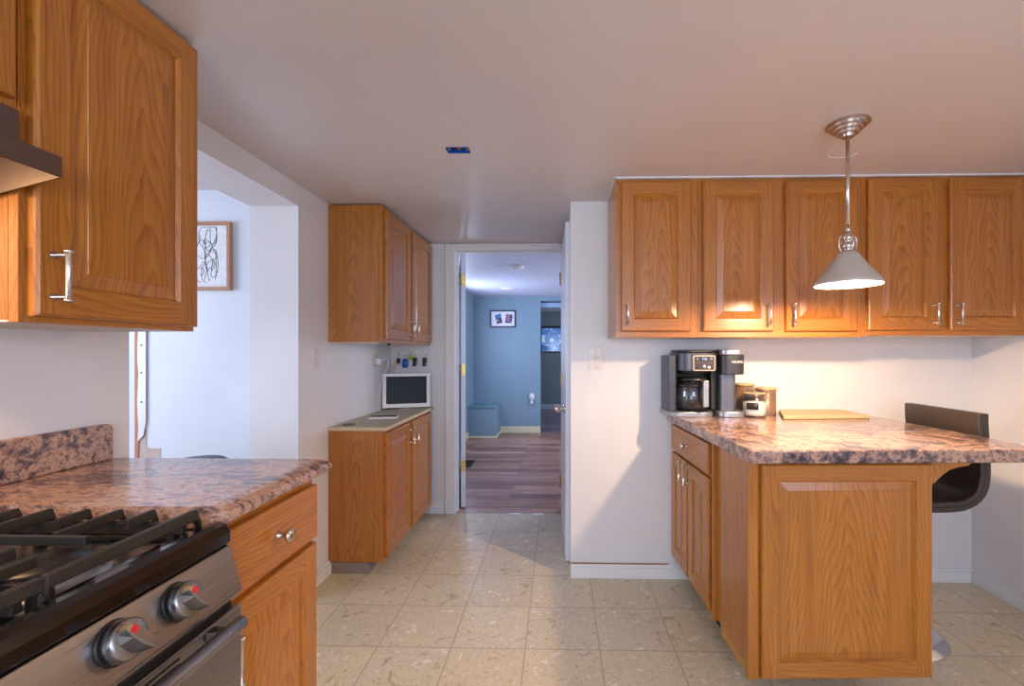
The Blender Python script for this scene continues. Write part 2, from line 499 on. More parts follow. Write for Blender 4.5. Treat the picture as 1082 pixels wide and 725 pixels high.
frame_round_lamp('lamp_frame_7', 1.999, 8.0, 9.2, 0.8, 1.8, -1)  # added round the back room lamp; the wall has no opening

# baseboards of the kitchen
def baseboard(name, pts, h=0.075, t=0.014, mat=TRIMW):
    m = MB()
    for (x0, y0, x1, y1, nx, ny) in pts:
        X0, X1 = min(x0, x1), max(x0, x1); Y0, Y1 = min(y0, y1), max(y0, y1)
        if nx: X0, X1 = (X0, X0 + t) if nx > 0 else (X0 - t, X0)
        else: Y0, Y1 = (Y0, Y0 + t) if ny > 0 else (Y0 - t, Y0)
        m.box(X0, X1, Y0, Y1, 0.0, h * 0.78)
        sx = t * 0.4
        if nx: m.box(X0 if nx > 0 else X0 + sx, X1 - sx if nx > 0 else X1, Y0, Y1, h * 0.78, h)
        else: m.box(X0, X1, Y0 if ny > 0 else Y0 + sx, Y1 - sx if ny > 0 else Y1, h * 0.78, h)
    return struct(m.build(name, mat, bevel=0.002))
WORN = Mat('worn_trim_paint', 0.45)
_n = WORN.noise(WORN.coord(), 11, 6, 0.75)
WORN.color(WORN.ramp(_n, [(0.66, srgb(230, 230, 232)), (0.69, srgb(196, 178, 150)), (0.74, srgb(150, 118, 86))]))
WORN = WORN.m
baseboard('baseboard_back', [(XS, YB, XR, YB, 0, -1)], mat=WORN)
baseboard('baseboard_right', [(XR, YN, XR, YB - 0.016, -1, 0)])
baseboard('baseboard_left', [(XL, OY1 + 0.003, XL, 2.53, 1, 0)])
baseboard('baseboard_far', [(XL + 0.3, YF, DX0 - 0.09, YF, 0, -1)], mat=WORN)
# thin caulk / white edging where ceiling and wall meet above the cabinets
m = MB(); m.box(0.268, XR, 2.150, 2.168, H - 0.0068, H - 0.0005); m.box(0.264, 0.2715, 2.150, YB, H - 0.0068, H - 0.0005); struct(m.build('trim_2', TRIMW))
# bare brown cove strip between floor and bar wall
m = MB(); m.box(XS, 0.6, YB - 0.006, YB - 0.0005, 0.0755, 0.081); struct(m.build('trim_3', simple('bare_wood_edge', srgb(150, 116, 78), 0.7)))

# door casing in the kitchen and jambs
m = MB()
m.box(DX0 - 0.075, DX0 - 0.004, YF - 0.016, YF - 0.0005, 0, H - 0.002)
m.box(DX0 - 0.075, DX0 - 0.05, YF - 0.022, YF - 0.016, 0, H - 0.002)
m.box(DX0 - 0.004, XS - 0.006, YF - 0.016, YF - 0.0005, DZ - 0.001, H - 0.002)
m.box(DX0 - 0.004, XS - 0.006, YF - 0.024, YF - 0.016, DZ + 0.026, H - 0.002)
m.box(DX1 + 0.004, XS - 0.004, YF - 0.016, YF - 0.0005, 0, DZ - 0.001)
struct(m.build('trim_1', TRIMW, bevel=0.003))
m = MB()
m.box(DX0 - 0.0195, DX0, YF, YF + 0.1195, 0, DZ); m.box(DX1, XS - 0.0005, YF, YF + 0.1195, 0, DZ)
m.box(DX0 - 0.0195, XS - 0.0005, YF, YF + 0.1195, DZ + 0.0005, DZ + 0.0195)
m.box(DX0, DX0 + 0.009, YF + 0.045, YF + 0.075, 0, DZ); m.box(DX0 + 0.009, DX1, YF + 0.045, YF + 0.075, DZ - 0.009, DZ)
struct(m.build('trim_4', TRIMW, bevel=0.0015))

def hinge_mb(x, y, z, leaf_dx=0.0, leaf_dy=0.03):
    m = MB()
    m.lathe([(0.005, -0.045), (0.005, 0.045)], (x, y, z), seg=10)
    m.lathe([(0.0035, -0.05), (0.0035, 0.05)], (x, y, z), seg=8)
    m.box(x + min(0, leaf_dx) - 0.001, x + max(0, leaf_dx) + 0.001, y + min(0, leaf_dy), y + max(0, leaf_dy) + 0.001, z - 0.044, z + 0.044)
    return m
# door_1 swings into the hall on the left
d1 = D.objects.new('door_1', None); COL.objects.link(d1); struct(d1)
d1.location = (DX0 + 0.018, 3.575, 0); d1.rotation_euler = (0, 0, R(104))
m = MB(); m.box(0.0, 0.76, -0.0345, 0, 0.01, 2.0); m.build('door_leaf', DOORW, d1, 0.002)
for z in (1.806, 1.094, 0.337):
    bx('hinge_plate', BRASS, d1, -0.0018, -0.0003, -0.033, -0.006, z - 0.044, z + 0.044)
    hinge_mb(DX0 + 0.0125, 3.532, z, -0.012, 0.022).build('door_hinge', BRASS, None)
    o = COL.objects['door_hinge'] if False else None
for o in list(COL.objects):
    if o.name.startswith('door_hinge') and o.parent is None:
        o.parent = d1; o.matrix_parent_inverse = (Matrix.Translation(d1.location) @ Matrix.Rotation(R(104), 4, 'Z')).inverted()
# door_2 stands open against the stub wall, in the kitchen
d2 = D.objects.new('door_2', None); COL.objects.link(d2); struct(d2)
d2.location = (0.020, 3.432, 0); d2.rotation_euler = (0, 0, R(-90 + 1.7))     # local x runs towards the camera
m = MB(); m.box(0.0, 0.76, 0.0, 0.033, 0.008, 2.0)
m.build('door_leaf', DOORW, d2, 0.002)
for z in (1.784, 1.021, 0.266):
    m = MB(); m.lathe([(0.0055, -0.045), (0.0055, 0.045)], (0.004, -0.006, z), seg=10)
    m.lathe([(0.0035, -0.052), (0.0035, 0.052)], (0.004, -0.006, z), seg=8)
    m.box(0.004, 0.03, -0.0025, -0.0003, z - 0.044, z + 0.044)
    m.build('door_hinge', BRASS, d2)
m = MB()
m.lathe([(0.0, 0.0), (0.031, 0.0), (0.031, 0.006), (0.022, 0.010), (0.012, 0.012), (0.011, 0.030), (0.024, 0.036), (0.027, 0.050), (0.024, 0.062), (0.0, 0.064)], (0, 0, 0), seg=28)
m.build('door_knob', NICKEL, d2, loc=(0.70, -0.0005, 0.895), rot=(R(90), 0, 0))

# ---- side room seen through the left opening
SX0, SY0, SY1 = -3.6, -0.4, 2.275
m = MB(); m.box(SX0, XL - 0.24, SY0, SY1 + 0.1, -0.05, 0.0); struct(m.build('floor_side', PLANK))
m = MB(); m.box(SX0 - 0.1, XL - 0.24, SY0 - 0.1, SY1 + 0.1, H, H + 0.05); struct(m.build('ceiling_side', CEIL))
m = MB(); m.box(SX0, XL - 0.2405, SY1, SY1 + 0.1, 0, H); struct(m.build('wall_side_far', WHITE2))
m = MB(); m.box(SX0 - 0.1, SX0, SY0, SY1 + 0.1, 0, H); struct(m.build('wall_side_left', WHITE2))
m = MB(); m.box(SX0, XL - 0.2405, SY0 - 0.1, SY0, 0, H); struct(m.build('wall_side_near', WHITE2))
# unfinished corner strip with nail heads and torn paper
st = D.objects.new('trim_5', None); COL.objects.link(st); struct(st); st.location = (-2.13, SY1, 0)
m = MB(); m.prism([(-0.03, 0.0), (-0.012, 0.0)] + [(-0.012 + 0.004 * math.sin(k * 2.1), 0.08 * k) for k in range(1, 20)] + [(-0.012, 1.6), (-0.03, 1.6)], -0.007, -0.0005, axis=1)
m.build('bare_stud', simple('bare_stud_wood', srgb(186, 132, 104), 0.7), st)
m = MB(); m.prism([(-0.012, 0.78)] + [(-0.012 + 0.003 * math.sin(k * 1.7), 0.78 + 0.07 * k) for k in range(1, 12)] + [(-0.012, 1.6), (0.03, 1.6), (0.03, 0.88), (0.022, 0.84), (0.018, 0.81)], -0.009, -0.0075, axis=1)
m.build('corner_bead', TRIMW, st)
for z in (1.27, 1.13, 0.98):
    m = MB(); m.lathe([(0.004, 0), (0.004, 0.002), (0, 0.003)], (0, 0, 0), seg=10); m.build('nail_head', DARKM, st, loc=(0.008, -0.009, z), rot=(R(90), 0, 0))
m = MB(); m.prism([(-0.012, 0.55), (-0.012, 0.84), (0.012, 0.86), (0.028, 0.83), (0.026, 0.75), (0.05, 0.742), (0.10, 0.745), (0.10, 0.70), (0.085, 0.68), (0.08, 0.55)], -0.0025, -0.0005, axis=1)
m.build('torn_paper', simple('torn_drywall_paper', srgb(196, 180, 168), 0.8), st)

# ---- hall beyond the doorway
HX0, HX1, HY0, HY1 = -1.30, 1.9, YF + 0.12, 6.95
m = MB(); m.box(HX0, HX1, YF + 0.015, HY1, -0.05, 0.0); struct(m.build('floor_hall', PLANK))
m = MB(); m.box(HX0 - 0.1, HX1 + 0.1, HY0, HY1 + 0.1, H + 0.03, H + 0.08); struct(m.build('ceiling_hall', paint('hall_ceiling_paint', srgb(206, 210, 226), 0.5)))
m = MB(); m.box(HX0 - 0.1, HX0, HY0, HY1, 0, H + 0.03); struct(m.build('wall_hall_left', BLUE))
m = MB(); m.box(HX1, HX1 + 0.1, HY0, HY1, 0, H + 0.03); struct(m.build('wall_hall_right', BLUE))
m = MB()
m.box(HX0 - 0.1, -0.274, HY1, HY1 + 0.1, 0, H + 0.03); m.box(-0.274, 0.62, HY1, HY1 + 0.1, 2.016, H + 0.03); m.box(0.62, HX1, HY1, HY1 + 0.1, 0, H + 0.03)
struct(m.build('wall_hall_far', BLUE))
m = MB(); m.box(HX0, -0.27 - XS, HY0 - 0.001, HY0, 0, 0.001)
baseboard('baseboard_hall', [(-0.885, HY1, -0.274, HY1, 0, -1)], 0.10, 0.016, CREAM)
m = MB()        # the boxed in ledge in the corner
m.box(HX0 + 0.001, -0.895, 6.505, HY1 - 0.001, 0, 0.436); 
lg = struct(m.build('trim_6', BLUE)); 
m = MB(); m.box(HX0 + 0.001, -0.885, 6.49, HY1 - 0.001, 0.4365, 0.452)
struct(m.build('trim_7', simple('ledge_top_paint', srgb(112, 150, 160), 0.5)))
baseboard('baseboard_ledge', [(HX0 + 0.001, 6.504, -0.894, 6.504, 0, -1), (-0.894, 6.49, -0.894, HY1 - 0.017, 1, 0)], 0.03, 0.014, CREAM)
baseboard('baseboard_hall_left', [(HX0, 4.6, HX0, 6.488, 1, 0)], 0.10, 0.016, CREAM)
# pale header strip hanging in the far opening
m = MB(); m.box(-0.273, 0.619, HY1 + 0.102, HY1 + 0.12, 1.93, 2.0); struct(m.build('trim_8', simple('pale_header', srgb(150, 180, 214), 0.5)))
m = MB(); m.box(-0.35, 0.7, HY1 + 0.101, HY1 + 0.121, 2.0005, 2.02); struct(m.build('trim_9', DARKM))
# ---- room beyond the hall
BX0, BX1, BY0, BY1 = -1.3, 2.0, HY1 + 0.1, 9.9
m = MB(); m.box(BX0, BX1, HY1, BY1, -0.05, -0.0005); struct(m.build('floor_back_room', PLANK2))
m = MB(); m.box(BX0, BX1, BY0, BY1 + 0.1, H + 0.06, H + 0.1); struct(m.build('ceiling_back_room', CEIL))
m = MB(); m.box(BX0 - 0.1, BX0, BY0, BY1, 0, H + 0.1); struct(m.build('wall_back_room_left', GREYG))
m = MB(); m.box(BX1, BX1 + 0.1, BY0, BY1, 0, H + 0.1); struct(m.build('wall_back_room_right', GREYG))
vx0, vx1, vz0, vz1 = -0.38, 0.5, 1.22, 1.80
m = MB()
m.box(BX0, vx0, BY1, BY1 + 0.1, 0, H + 0.1); m.box(vx1, BX1, BY1, BY1 + 0.1, 0, H + 0.1)
m.box(vx0, vx1, BY1, BY1 + 0.1, 0, vz0); m.box(vx0, vx1, BY1, BY1 + 0.1, vz1, H + 0.1)
struct(m.build('wall_back_room_far', GREYG))
baseboard('baseboard_back_room', [(BX0, BY1, BX1, BY1, 0, -1)], 0.1, 0.016, paint('pale_green_trim', srgb(170, 186, 184), 0.5))
w2 = D.objects.new('window_2', None); COL.objects.link(w2); struct(w2); w2.location = (0, BY1, 0)
m = MB()
m.box(vx0 + .001, vx0 + .02, 0, .05, vz0, vz1); m.box(vx1 - .02, vx1 - .001, 0, .05, vz0, vz1)
m.box(vx0 + .02, vx1 - .02, 0, .05, vz0, vz0 + .03); m.box(vx0 + .02, vx1 - .02, -.01, .05, vz1 - .045, vz1)
m.build('window_frame', BLACK, w2)
pane = Mat('daylit_pane', 0.1)
pn = pane.noise(pane.coord(), 6, 5, 0.6, 1.5)
pc = pane.ramp(pn, [(0.4, srgb(60, 106, 178)), (0.52, srgb(96, 142, 206)), (0.62, srgb(200, 220, 244))])
pane.color(pc); pane.link(pc, pane.b.inputs['Emission Color']); pane.b.inputs['Emission Strength'].default_value = 0.5
bx('window_pane', pane.m, w2, vx0 + .02, vx1 - .02, .02, .026, vz0 + .03, vz1 - .045)

# ================================================================== CABINETS
def bar_pull(parent, x, z, L=0.10, y=0.0, name='handle'):
    """vertical pull with flared ends on two posts, fixed on a face looking along -y"""
    m = MB(); r = 0.0048
    m.lathe([(0.0, 0), (0.0075, 0), (0.0085, 0.003), (0.0075, 0.006), (r, 0.009), (r * 1.05, L / 2), (r, L - 0.009), (0.0075, L - 0.006), (0.0085, L - 0.003), (0.0075, L), (0.0, L)], (x, y - 0.030, z), seg=14)
    for zz in (z + 0.010, z + L - 0.010):
        m.lathe([(0.0075, -0.0002), (0.0075, -0.002), (0.0035, -0.005), (0.0032, -0.027)], (x, y, zz), axis=1, seg=12)
    return m.build(name, NICKEL, parent)
def knob(parent, x, z, y=0.0):
    m = MB()
    m.lathe([(0.010, -0.0002), (0.010, -0.002), (0.005, -0.006), (0.005, -0.018), (0.0135, -0.022), (0.0165, -0.026), (0.0165, -0.030), (0.012, -0.034), (0.0, -0.035)], (x, y, z), axis=1, seg=20)
    return m.build('knob', NICKEL, parent)

def door_mb(x0, x1, z0, z1, y=0.0, t=0.020, fw=0.058, raised=True):
    """framed raised panel door, front looking along -y, back on y"""
    m = MB(); f = y - t
    e = 0.004
    # edges
    def ring(a, ya, b, yb, mat=0):
        A = [(x0 + a, ya, z0 + a), (x1 - a, ya, z0 + a), (x1 - a, ya, z1 - a), (x0 + a, ya, z1 - a)]
        B = [(x0 + b, yb, z0 + b), (x1 - b, yb, z0 + b), (x1 - b, yb, z1 - b), (x0 + b, yb, z1 - b)]
        for k in range(4):
            j = (k + 1) % 4
            q = [A[k], A[j], B[j], B[k]]
            off = rnd.random() * 3
            if k % 2 == 0: uv = [(0.55 + p[2] - z0, p[0] + off) for p in q]
            else: uv = [(0.6 + p[0] - x0, p[2] + off) for p in q]
            m.quad(q, mat, uv)
    ring(0, y, 0, f + 0.007); ring(0, f + 0.007, 0.0015, f + 0.003); ring(0.0015, f + 0.003, e + 0.002, f)
    a, b = e + 0.002, fw
    # stiles run full height, rails between
    for (u0, u1) in ((x0 + a, x0 + b), (x1 - b, x1 - a)):
        off = rnd.random() * 3; uo = 0.45 + rnd.random() * 0.3
        q = [(u0, f, z0 + a), (u1, f, z0 + a), (u1, f, z1 - a), (u0, f, z1 - a)]
        m.quad(q, 0, [(p[0] - u0 + uo, p[2] + off) for p in q])
    for (v0, v1) in ((z0 + a, z0 + b), (z1 - b, z1 - a)):
        off = rnd.random() * 3; uo = 0.45 + rnd.random() * 0.3
        q = [(x0 + b, f, v0), (x1 - b, f, v0), (x1 - b, f, v1), (x0 + b, f, v1)]
        m.quad(q, 0, [(p[2] - v0 + uo, p[0] + off) for p in q])
    if raised:
        ring(fw, f, fw + 0.003, f + 0.004); ring(fw + 0.003, f + 0.004, fw + 0.007, f + 0.009)
        i = fw + 0.007
        # bevel of the raised field, grain with the panel
        cx = (x0 + x1) / 2; off = rnd.random() * 3; pu = (rnd.random() - 0.5) * 0.05
        def pring(a, ya, b, yb):
            A = [(x0 + a, ya, z0 + a), (x1 - a, ya, z0 + a), (x1 - a, ya, z1 - a), (x0 + a, ya, z1 - a)]
            B = [(x0 + b, yb, z0 + b), (x1 - b, yb, z0 + b), (x1 - b, yb, z1 - b), (x0 + b, yb, z1 - b)]
            for k in range(4):
                j = (k + 1) % 4; q = [A[k], A[j], B[j], B[k]]
                m.quad(q, 0, [(p[0] - cx + pu, p[2] + off) for p in q])
        pring(i, f + 0.009, i + 0.028, f + 0.002); pring(i + 0.028, f + 0.002, i + 0.029, f + 0.0005)
        b = i + 0.029
        q = [(x0 + b, f + .0005, z0 + b), (x1 - b, f + .0005, z0 + b), (x1 - b, f + .0005, z1 - b), (x0 + b, f + .0005, z1 - b)]
        m.quad(q, 0, [(p[0] - cx + pu, p[2] + off) for p in q])
    q = [(x0, y, z0), (x1, y, z0), (x1, y, z1), (x0, y, z1)]; m.quad(q, 0, [(p[0], p[2]) for p in q])
    return m
def slab_mb(x0, x1, z0, z1, y=0.0, t=0.020):
    m = MB(); m.box(x0, x1, y - t, y, z0, z1, grain=0); return m

def cabinet(name, label, loc, rotz, w, d, z0, z1, doors, drawers=(), frame=0.038, kick=None, group=None, cat='cabinet', back_skew=0.0):
    """local x along the face, face frame front at y=0, back at y=d"""
    t = thing(name, label, cat, loc, rotz, group)
    m = MB()
    sk = math.tan(back_skew)
    if back_skew:
        m.prism([(0.0, 0.02), (w, 0.02), (w, d), (0.0, d)], z0, z1)
    else:
        th = 0.016
        m.box(0, th, 0.0195, d, z0 + 0.0042, z1, uoff=0.03); m.box(w - th, w, 0.0195, d, z0 + 0.0042, z1, uoff=-0.02)
        m.box(th, w - th, 0.0195, d - 0.006, z0 + 0.012, z0 + 0.026, grain=0); m.box(th, w - th, 0.0195, d - 0.006, z1 - 0.016, z1, grain=0)
        m.box(th, w - th, d - 0.006, d, z0 + 0.012, z1)
    m.build('body', OAK, t)
    if z0 > 1: bx('underside', UNDER, t, 0.0005, w - 0.0005, 0.0195, d, z0, z0 + 0.004)
    m = MB(); fr = frame
    m.box(0, fr, 0, 0.0192, z0, z1); m.box(w - fr, w, 0, 0.0192, z0, z1)
    m.box(fr, w - fr, 0, 0.0192, z0, z0 + fr, grain=0); m.box(fr, w - fr, 0, 0.0192, z1 - fr, z1, grain=0)
    xs = sorted(set([dd[0] for dd in doors]))
    if len(doors) > 1:
        for k in range(len(doors) - 1):
            mx = (doors[k][1] + doors[k + 1][0]) / 2
            g = (doors[k + 1][0] - doors[k][1]) / 2 + 0.014
            m.box(mx - g, mx + g, 0, 0.0192, z0 + fr, z1 - fr)
    for dr in drawers:
        m.box(fr, w - fr, 0, 0.0192, dr[2] - 0.03, dr[2] + 0.012, grain=0)
    m.build('face_frame', OAK, t, 0.001)
    for dd in doors:
        o = door_mb(dd[0], dd[1], dd[2], dd[3], -0.0008).build('door', OAK, t)
        if dd[4] is not None:
            hx = dd[0] + 0.028 if dd[4] == 'L' else dd[0] + 0.006 if dd[4] == 'N' else dd[1] - 0.028
            bar_pull(o, hx, dd[5], y=-0.0208)
    for dr in drawers:
        o = slab_mb(dr[0], dr[1], dr[2], dr[3], -0.0008).build('drawer', OAK, t, 0.004, 3)
        knob(o, (dr[0] + dr[1]) / 2, (dr[2] + dr[3]) / 2, -0.0208)
    if kick:
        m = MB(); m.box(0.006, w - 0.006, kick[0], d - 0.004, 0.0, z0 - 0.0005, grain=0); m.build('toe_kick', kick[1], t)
    return t

# --- upper cabinets over the eating bar (facing the camera)
gU = 'oak wall cabinets over the eating bar'
yU = 2.168
cabinet('wall_cabinet', 'single-door oak wall cabinet at the left end of the row over the coffee maker', (0.272, yU, 0), 0, 0.386, YB - yU - 0.001, 1.305, 2.053,
        [(0.024, 0.350, 1.332, 2.036, 'L', 1.36)], group=gU)
cabinet('wall_cabinet', 'double-door oak wall cabinet right behind the hanging pendant lamp', (0.659, yU, 0), 0, 0.757, YB - yU - 0.001, 1.305, 2.053,
        [(0.020, 0.348, 1.332, 2.036, 'R', 1.36), (0.403, 0.733, 1.332, 2.036, 'L', 1.36)], group=gU)
cabinet('wall_cabinet', 'double-door oak wall cabinet at the right end of the row above the bar stool', (1.417, yU, 0), 0, 0.80, YB - yU - 0.001, 1.312, 2.053,
        [(0.023, 0.345, 1.336, 2.038, 'R', 1.36), (0.396, 0.745, 1.336, 2.038, 'L', 1.36)], group=gU)

# --- left wall, near: tall cabinet beside the hood and the one above it
cabinet('wall_cabinet', 'large oak wall cabinet with one raised panel door beside the range hood', (-0.985, 0.806, 0), R(90), 0.400, 0.294, 1.29, 2.055,
        [(0.012, 0.392, 1.302, 2.044, 'L', 1.33)], frame=0.03)
cabinet('wall_cabinet', 'short oak wall cabinet cropped at the photo edge above the range hood', (-0.985, 0.042, 0), R(90), 0.762, 0.294, 1.675, 2.055,
        [(0.014, 0.374, 1.688, 2.044, None, 0), (0.388, 0.748, 1.688, 2.044, None, 0)])
# --- left wall, near base cabinet
cabinet('base_cabinet', 'oak base cabinet with drawer and door beside the stove', (-0.685, 0.879, 0), R(90), 0.372, 0.593, 0.10, 0.888,
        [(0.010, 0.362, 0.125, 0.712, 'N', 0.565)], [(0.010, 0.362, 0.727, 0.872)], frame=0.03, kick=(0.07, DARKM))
# --- left wall, far: shallow base and wall cabinets
cabinet('base_cabinet', 'shallow two-door oak base cabinet under the white screen by the doorway', (-0.977, 2.502, 0), R(90), 0.93, 0.300, 0.063, 0.797,
        [(0.030, 0.430, 0.085, 0.782, 'R', 0.645), (0.472, 0.905, 0.085, 0.782, 'L', 0.645)], kick=(0.075, simple('grey_kick_board', srgb(140, 128, 122), 0.6)))
cabinet('wall_cabinet', 'two-door oak wall cabinet beside the doorway above the white screen', (-0.977, 2.500, 0), R(90), 0.945, 0.300, 1.285, 2.052,
        [(0.030, 0.434, 1.308, 2.034, 'R', 1.335), (0.476, 0.918, 1.308, 2.034, 'L', 1.335)])

# --- peninsula under the eating bar
PR = R(2.2)
def pen(x, y):      # from the bar's own frame to the room
    c, s = math.cos(PR), math.sin(PR)
    return (0.614 + x * c - y * s, YB + 0.002 + x * s + y * c)
# base cabinet whose doors look left
px_, py_ = pen(0.018, -0.012)
t = cabinet('base_cabinet', 'oak base cabinet with drawer and two narrow doors under the coffee maker', (px_, py_, 0), R(-90) + PR, 0.565, 0.555, 0.115, 0.862,
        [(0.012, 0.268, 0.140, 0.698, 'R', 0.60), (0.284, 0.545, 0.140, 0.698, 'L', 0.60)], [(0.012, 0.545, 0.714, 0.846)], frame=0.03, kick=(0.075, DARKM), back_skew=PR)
# end unit: side panel, corner post and the framed end panel
qx, qy = pen(0.0, 0.0)
t = thing('peninsula_end', 'oak end unit of the bar with large raised panel facing the camera', 'cabinet', (qx, qy, 0), PR)
m = MB(); m.box(0.05, 0.60, -0.904, -0.585, 0.118, 0.860); m.build('body', OAK, t)
m = MB(); m.box(0.020, 0.0495, -0.898, -0.600, 0.13, 0.861, uoff=0.02); m.build('side_panel', OAK, t)
m = MB(); m.box(0.004, 0.030, -0.599, -0.583, 0.118, 0.861); m.build('filler_strip', OAK, t, 0.004)
m = MB(); m.box(0.0, 0.036, -0.928, -0.899, 0.112, 0.861); m.build('corner_post', OAK, t, 0.003)
m = MB(); m.box(0.0365, 0.636, -0.920, -0.905, 0.115, 0.861); m.build('end_frame', OAK, t, 0.001)
door_mb(0.043, 0.632, 0.118, 0.852, -0.9205, 0.018, 0.056).build('end_panel', OAK, t)
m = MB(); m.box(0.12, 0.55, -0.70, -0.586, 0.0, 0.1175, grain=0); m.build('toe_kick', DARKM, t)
CHIP = speckled('bare_chipboard', srgb(176, 132, 66), srgb(110, 70, 34), 70, 0.8)
m = MB(); m.box(0.03, 0.048, -0.86, -0.61, 0.075, 0.129); m.build('chipboard_edge', CHIP, t, 0.004)
# bracket under the overhang
m = MB()
pf = [(0.637, 0.861), (0.80, 0.861), (0.80, 0.848), (0.785, 0.836), (0.755, 0.832), (0.72, 0.822), (0.69, 0.800), (0.665, 0.775), (0.637, 0.765)]
m.prism(pf, -0.905, -0.885, axis=1); m.build('bracket', OAK, t, 0.0015)

# countertop of the eating bar
def rounded(poly, rads, seg=6):
    out = []
    n = len(poly)
    for i, (p, r) in enumerate(zip(poly, rads)):
        p = Vector(p); a = Vector(poly[i - 1]) - p; b = Vector(poly[(i + 1) % n]) - p
        if r <= 0: out.append(tuple(p)); continue
        a.normalize(); b.normalize()
        A = p + a * r; B = p + b * r
        for k in range(seg + 1):
            t_ = k / seg
            q = A * (1 - t_) ** 2 + p * 2 * t_ * (1 - t_) + B * t_ * t_
            out.append(tuple(q))
    return out
m = MB()
poly = rounded([(0.590, YB - 0.001), (0.634, 1.522), (1.648, 1.563), (1.588, YB - 0.001)], [0, 0.02, 0.02, 0])
m.prism(poly, 0.8635, 0.909)
tag(m.build('countertop', LAM, bevel=0.006, bseg=3), 'long stone-look laminate bar top with the coffee maker and cutting board on it', 'countertop')

# near countertop with backsplash, beside the stove
t = thing('countertop', 'reddish stone-look laminate counter with backsplash beside the stove', 'countertop', (-1.28, 0.874, 0))
m = MB()
pf = [(0.001, 0.889), (0.598, 0.889), (0.618, 0.892), (0.634, 0.901), (0.640, 0.912), (0.634, 0.923), (0.618, 0.930), (0.598, 0.932), (0.001, 0.932)]
# profile across x, swept along y
m.prism([(p[0], p[1]) for p in pf], 0.0, 0.398, axis=1)
o = m.build('counter_slab', LAM2, t)
for p in o.data.polygons: p.use_smooth = False
m = MB()
pf = rounded([(0.001, 0.9325), (0.386, 0.9325), (0.386, 1.034), (0.001, 1.034)], [0, 0, 0.022, 0])
m.prism(pf, 0.001, 0.021, axis=0); m.build('backsplash', LAM2, t, 0.005, 3)

# thin speckled top on the far base cabinet
m = MB(); m.box(XL + 0.001, -0.955, 2.494, YF - 0.003, 0.8005, 0.817)
t = thing('worktop', 'thin speckled grey worktop with pale edging on the shallow base cabinet', 'countertop', (0, 0, 0))
m.build('top_sheet', LINO, t, 0.001)
m = MB(); m.box(XL + 0.001, -0.951, 2.490, 2.4935, 0.7985, 0.818); m.box(-0.9545, -0.951, 2.4935, YF - 0.003, 0.7985, 0.818)
m.build('edging', simple('pale_edging', srgb(206, 186, 150), 0.5), t)

# ================================================================== STOVE
t = thing('gas_stove', 'stainless gas stove with black cooktop and cast iron grates', 'stove', (0, 0, 0))
SY_0, SY_1 = 0.108, 0.868
m = MB(); m.box(-1.265, -0.665, SY_0, SY_1, 0.07, 0.862); m.build('body', simple('stove_side_enamel', srgb(40, 38, 40), 0.35), t, 0.003)
m = MB()        # cooktop: stainless well with black surround
m.box(-1.265, -0.70, SY_0 + 0.03, SY_1 - 0.012, 0.8625, 0.8745)
m.build('cooktop_well', STEEL, t)
m = MB()
for yy in (0.335, 0.587, 0.847): m.box(-1.199, -0.701, yy - 0.006 if yy < 0.8 else yy - 0.003, yy + 0.006, 0.8747, 0.884)
m.box(-0.722, -0.701, SY_0 + 0.031, SY_1 - 0.016, 0.8842, 0.8862); m.build('cooktop_frame', BLACKG, t, 0.002)
m = MB()
m.prism([(-0.699, 0.8625), (-0.640, 0.8625), (-0.634, 0.870), (-0.634, 0.888), (-0.642, 0.902), (-0.655, 0.907), (-0.672, 0.905), (-0.699, 0.882)], SY_0, SY_1, axis=1)
m.box(-1.265, -0.70, SY_1 - 0.0115, SY_1, 0.8625, 0.889); m.box(-1.265, -0.70, SY_0, SY_0 + 0.0295, 0.8625, 0.889)
m.box(-1.265, -1.20, SY_0 + 0.03, SY_1 - 0.0125, 0.875, 0.905)
m.build('cooktop_rim', BLACKG, t, 0.004, 3)
# burners
for (bxx, by, br) in ((-0.800, 0.690, 0.055), (-0.80, 0.24, 0.046), (-1.08, 0.71, 0.04), (-1.08, 0.24, 0.044), (-0.94, 0.46, 0.05)):
    m = MB()
    m.lathe([(br + 0.03, 0.0), (br + 0.03, 0.004), (br + 0.018, 0.007), (br, 0.008), (br, 0.020), (br * 0.9, 0.024), (0, 0.024)], (bxx, by, 0.8748), seg=36)
    b = m.build('burner', SILVER, t)
    m = MB(); m.lathe([(br * 1.02, 0.0), (br * 1.05, 0.004), (br * 0.98, 0.010), (br * 0.5, 0.013), (0, 0.0135)], (bxx, by, 0.8992), seg=36)
    m.build('burner_cap', BLACK, b)
def bar(m, p, q, wd, hg, drop0=0.0, drop1=0.0):
    """rectangular bar from p to q (top line), optional feet that slope down at the ends"""
    p = Vector(p); q = Vector(q); d = (q - p).normalized(); s_ = Vector((-d.y, d.x, 0)) * wd / 2
    i = len(m.v); prof = []
    up = Vector((0, 0, 1))
    segs = []
    if drop0: segs.append((p - d * 0.012 - up * drop0, hg))
    segs.append((p, hg)); segs.append((q, hg))
    if drop1: segs.append((q + d * 0.012 - up * drop1, hg))
    for c, h in segs:
        m.v += [tuple(c - s_ * 0.7), tuple(c + s_ * 0.7), tuple(c + s_ - up * h), tuple(c - s_ - up * h)]
    for k in range(len(segs) - 1):
        for a in range(4):
            b = (a + 1) % 4
            m.f.append((i + 4 * k + a, i + 4 * k + b, i + 4 * k + 4 + b, i + 4 * k + 4 + a)); m.mi.append(0); m.smooth.append(False); m.uv.append([(0, 0)] * 4)
    n = len(segs) - 1
    m.f.append((i, i + 1, i + 2, i + 3)); m.f.append((i + 4 * n, i + 4 * n + 1, i + 4 * n + 2, i + 4 * n + 3))
    m.mi += [0, 0]; m.smooth += [False, False]; m.uv += [[(0, 0)] * 4] * 2
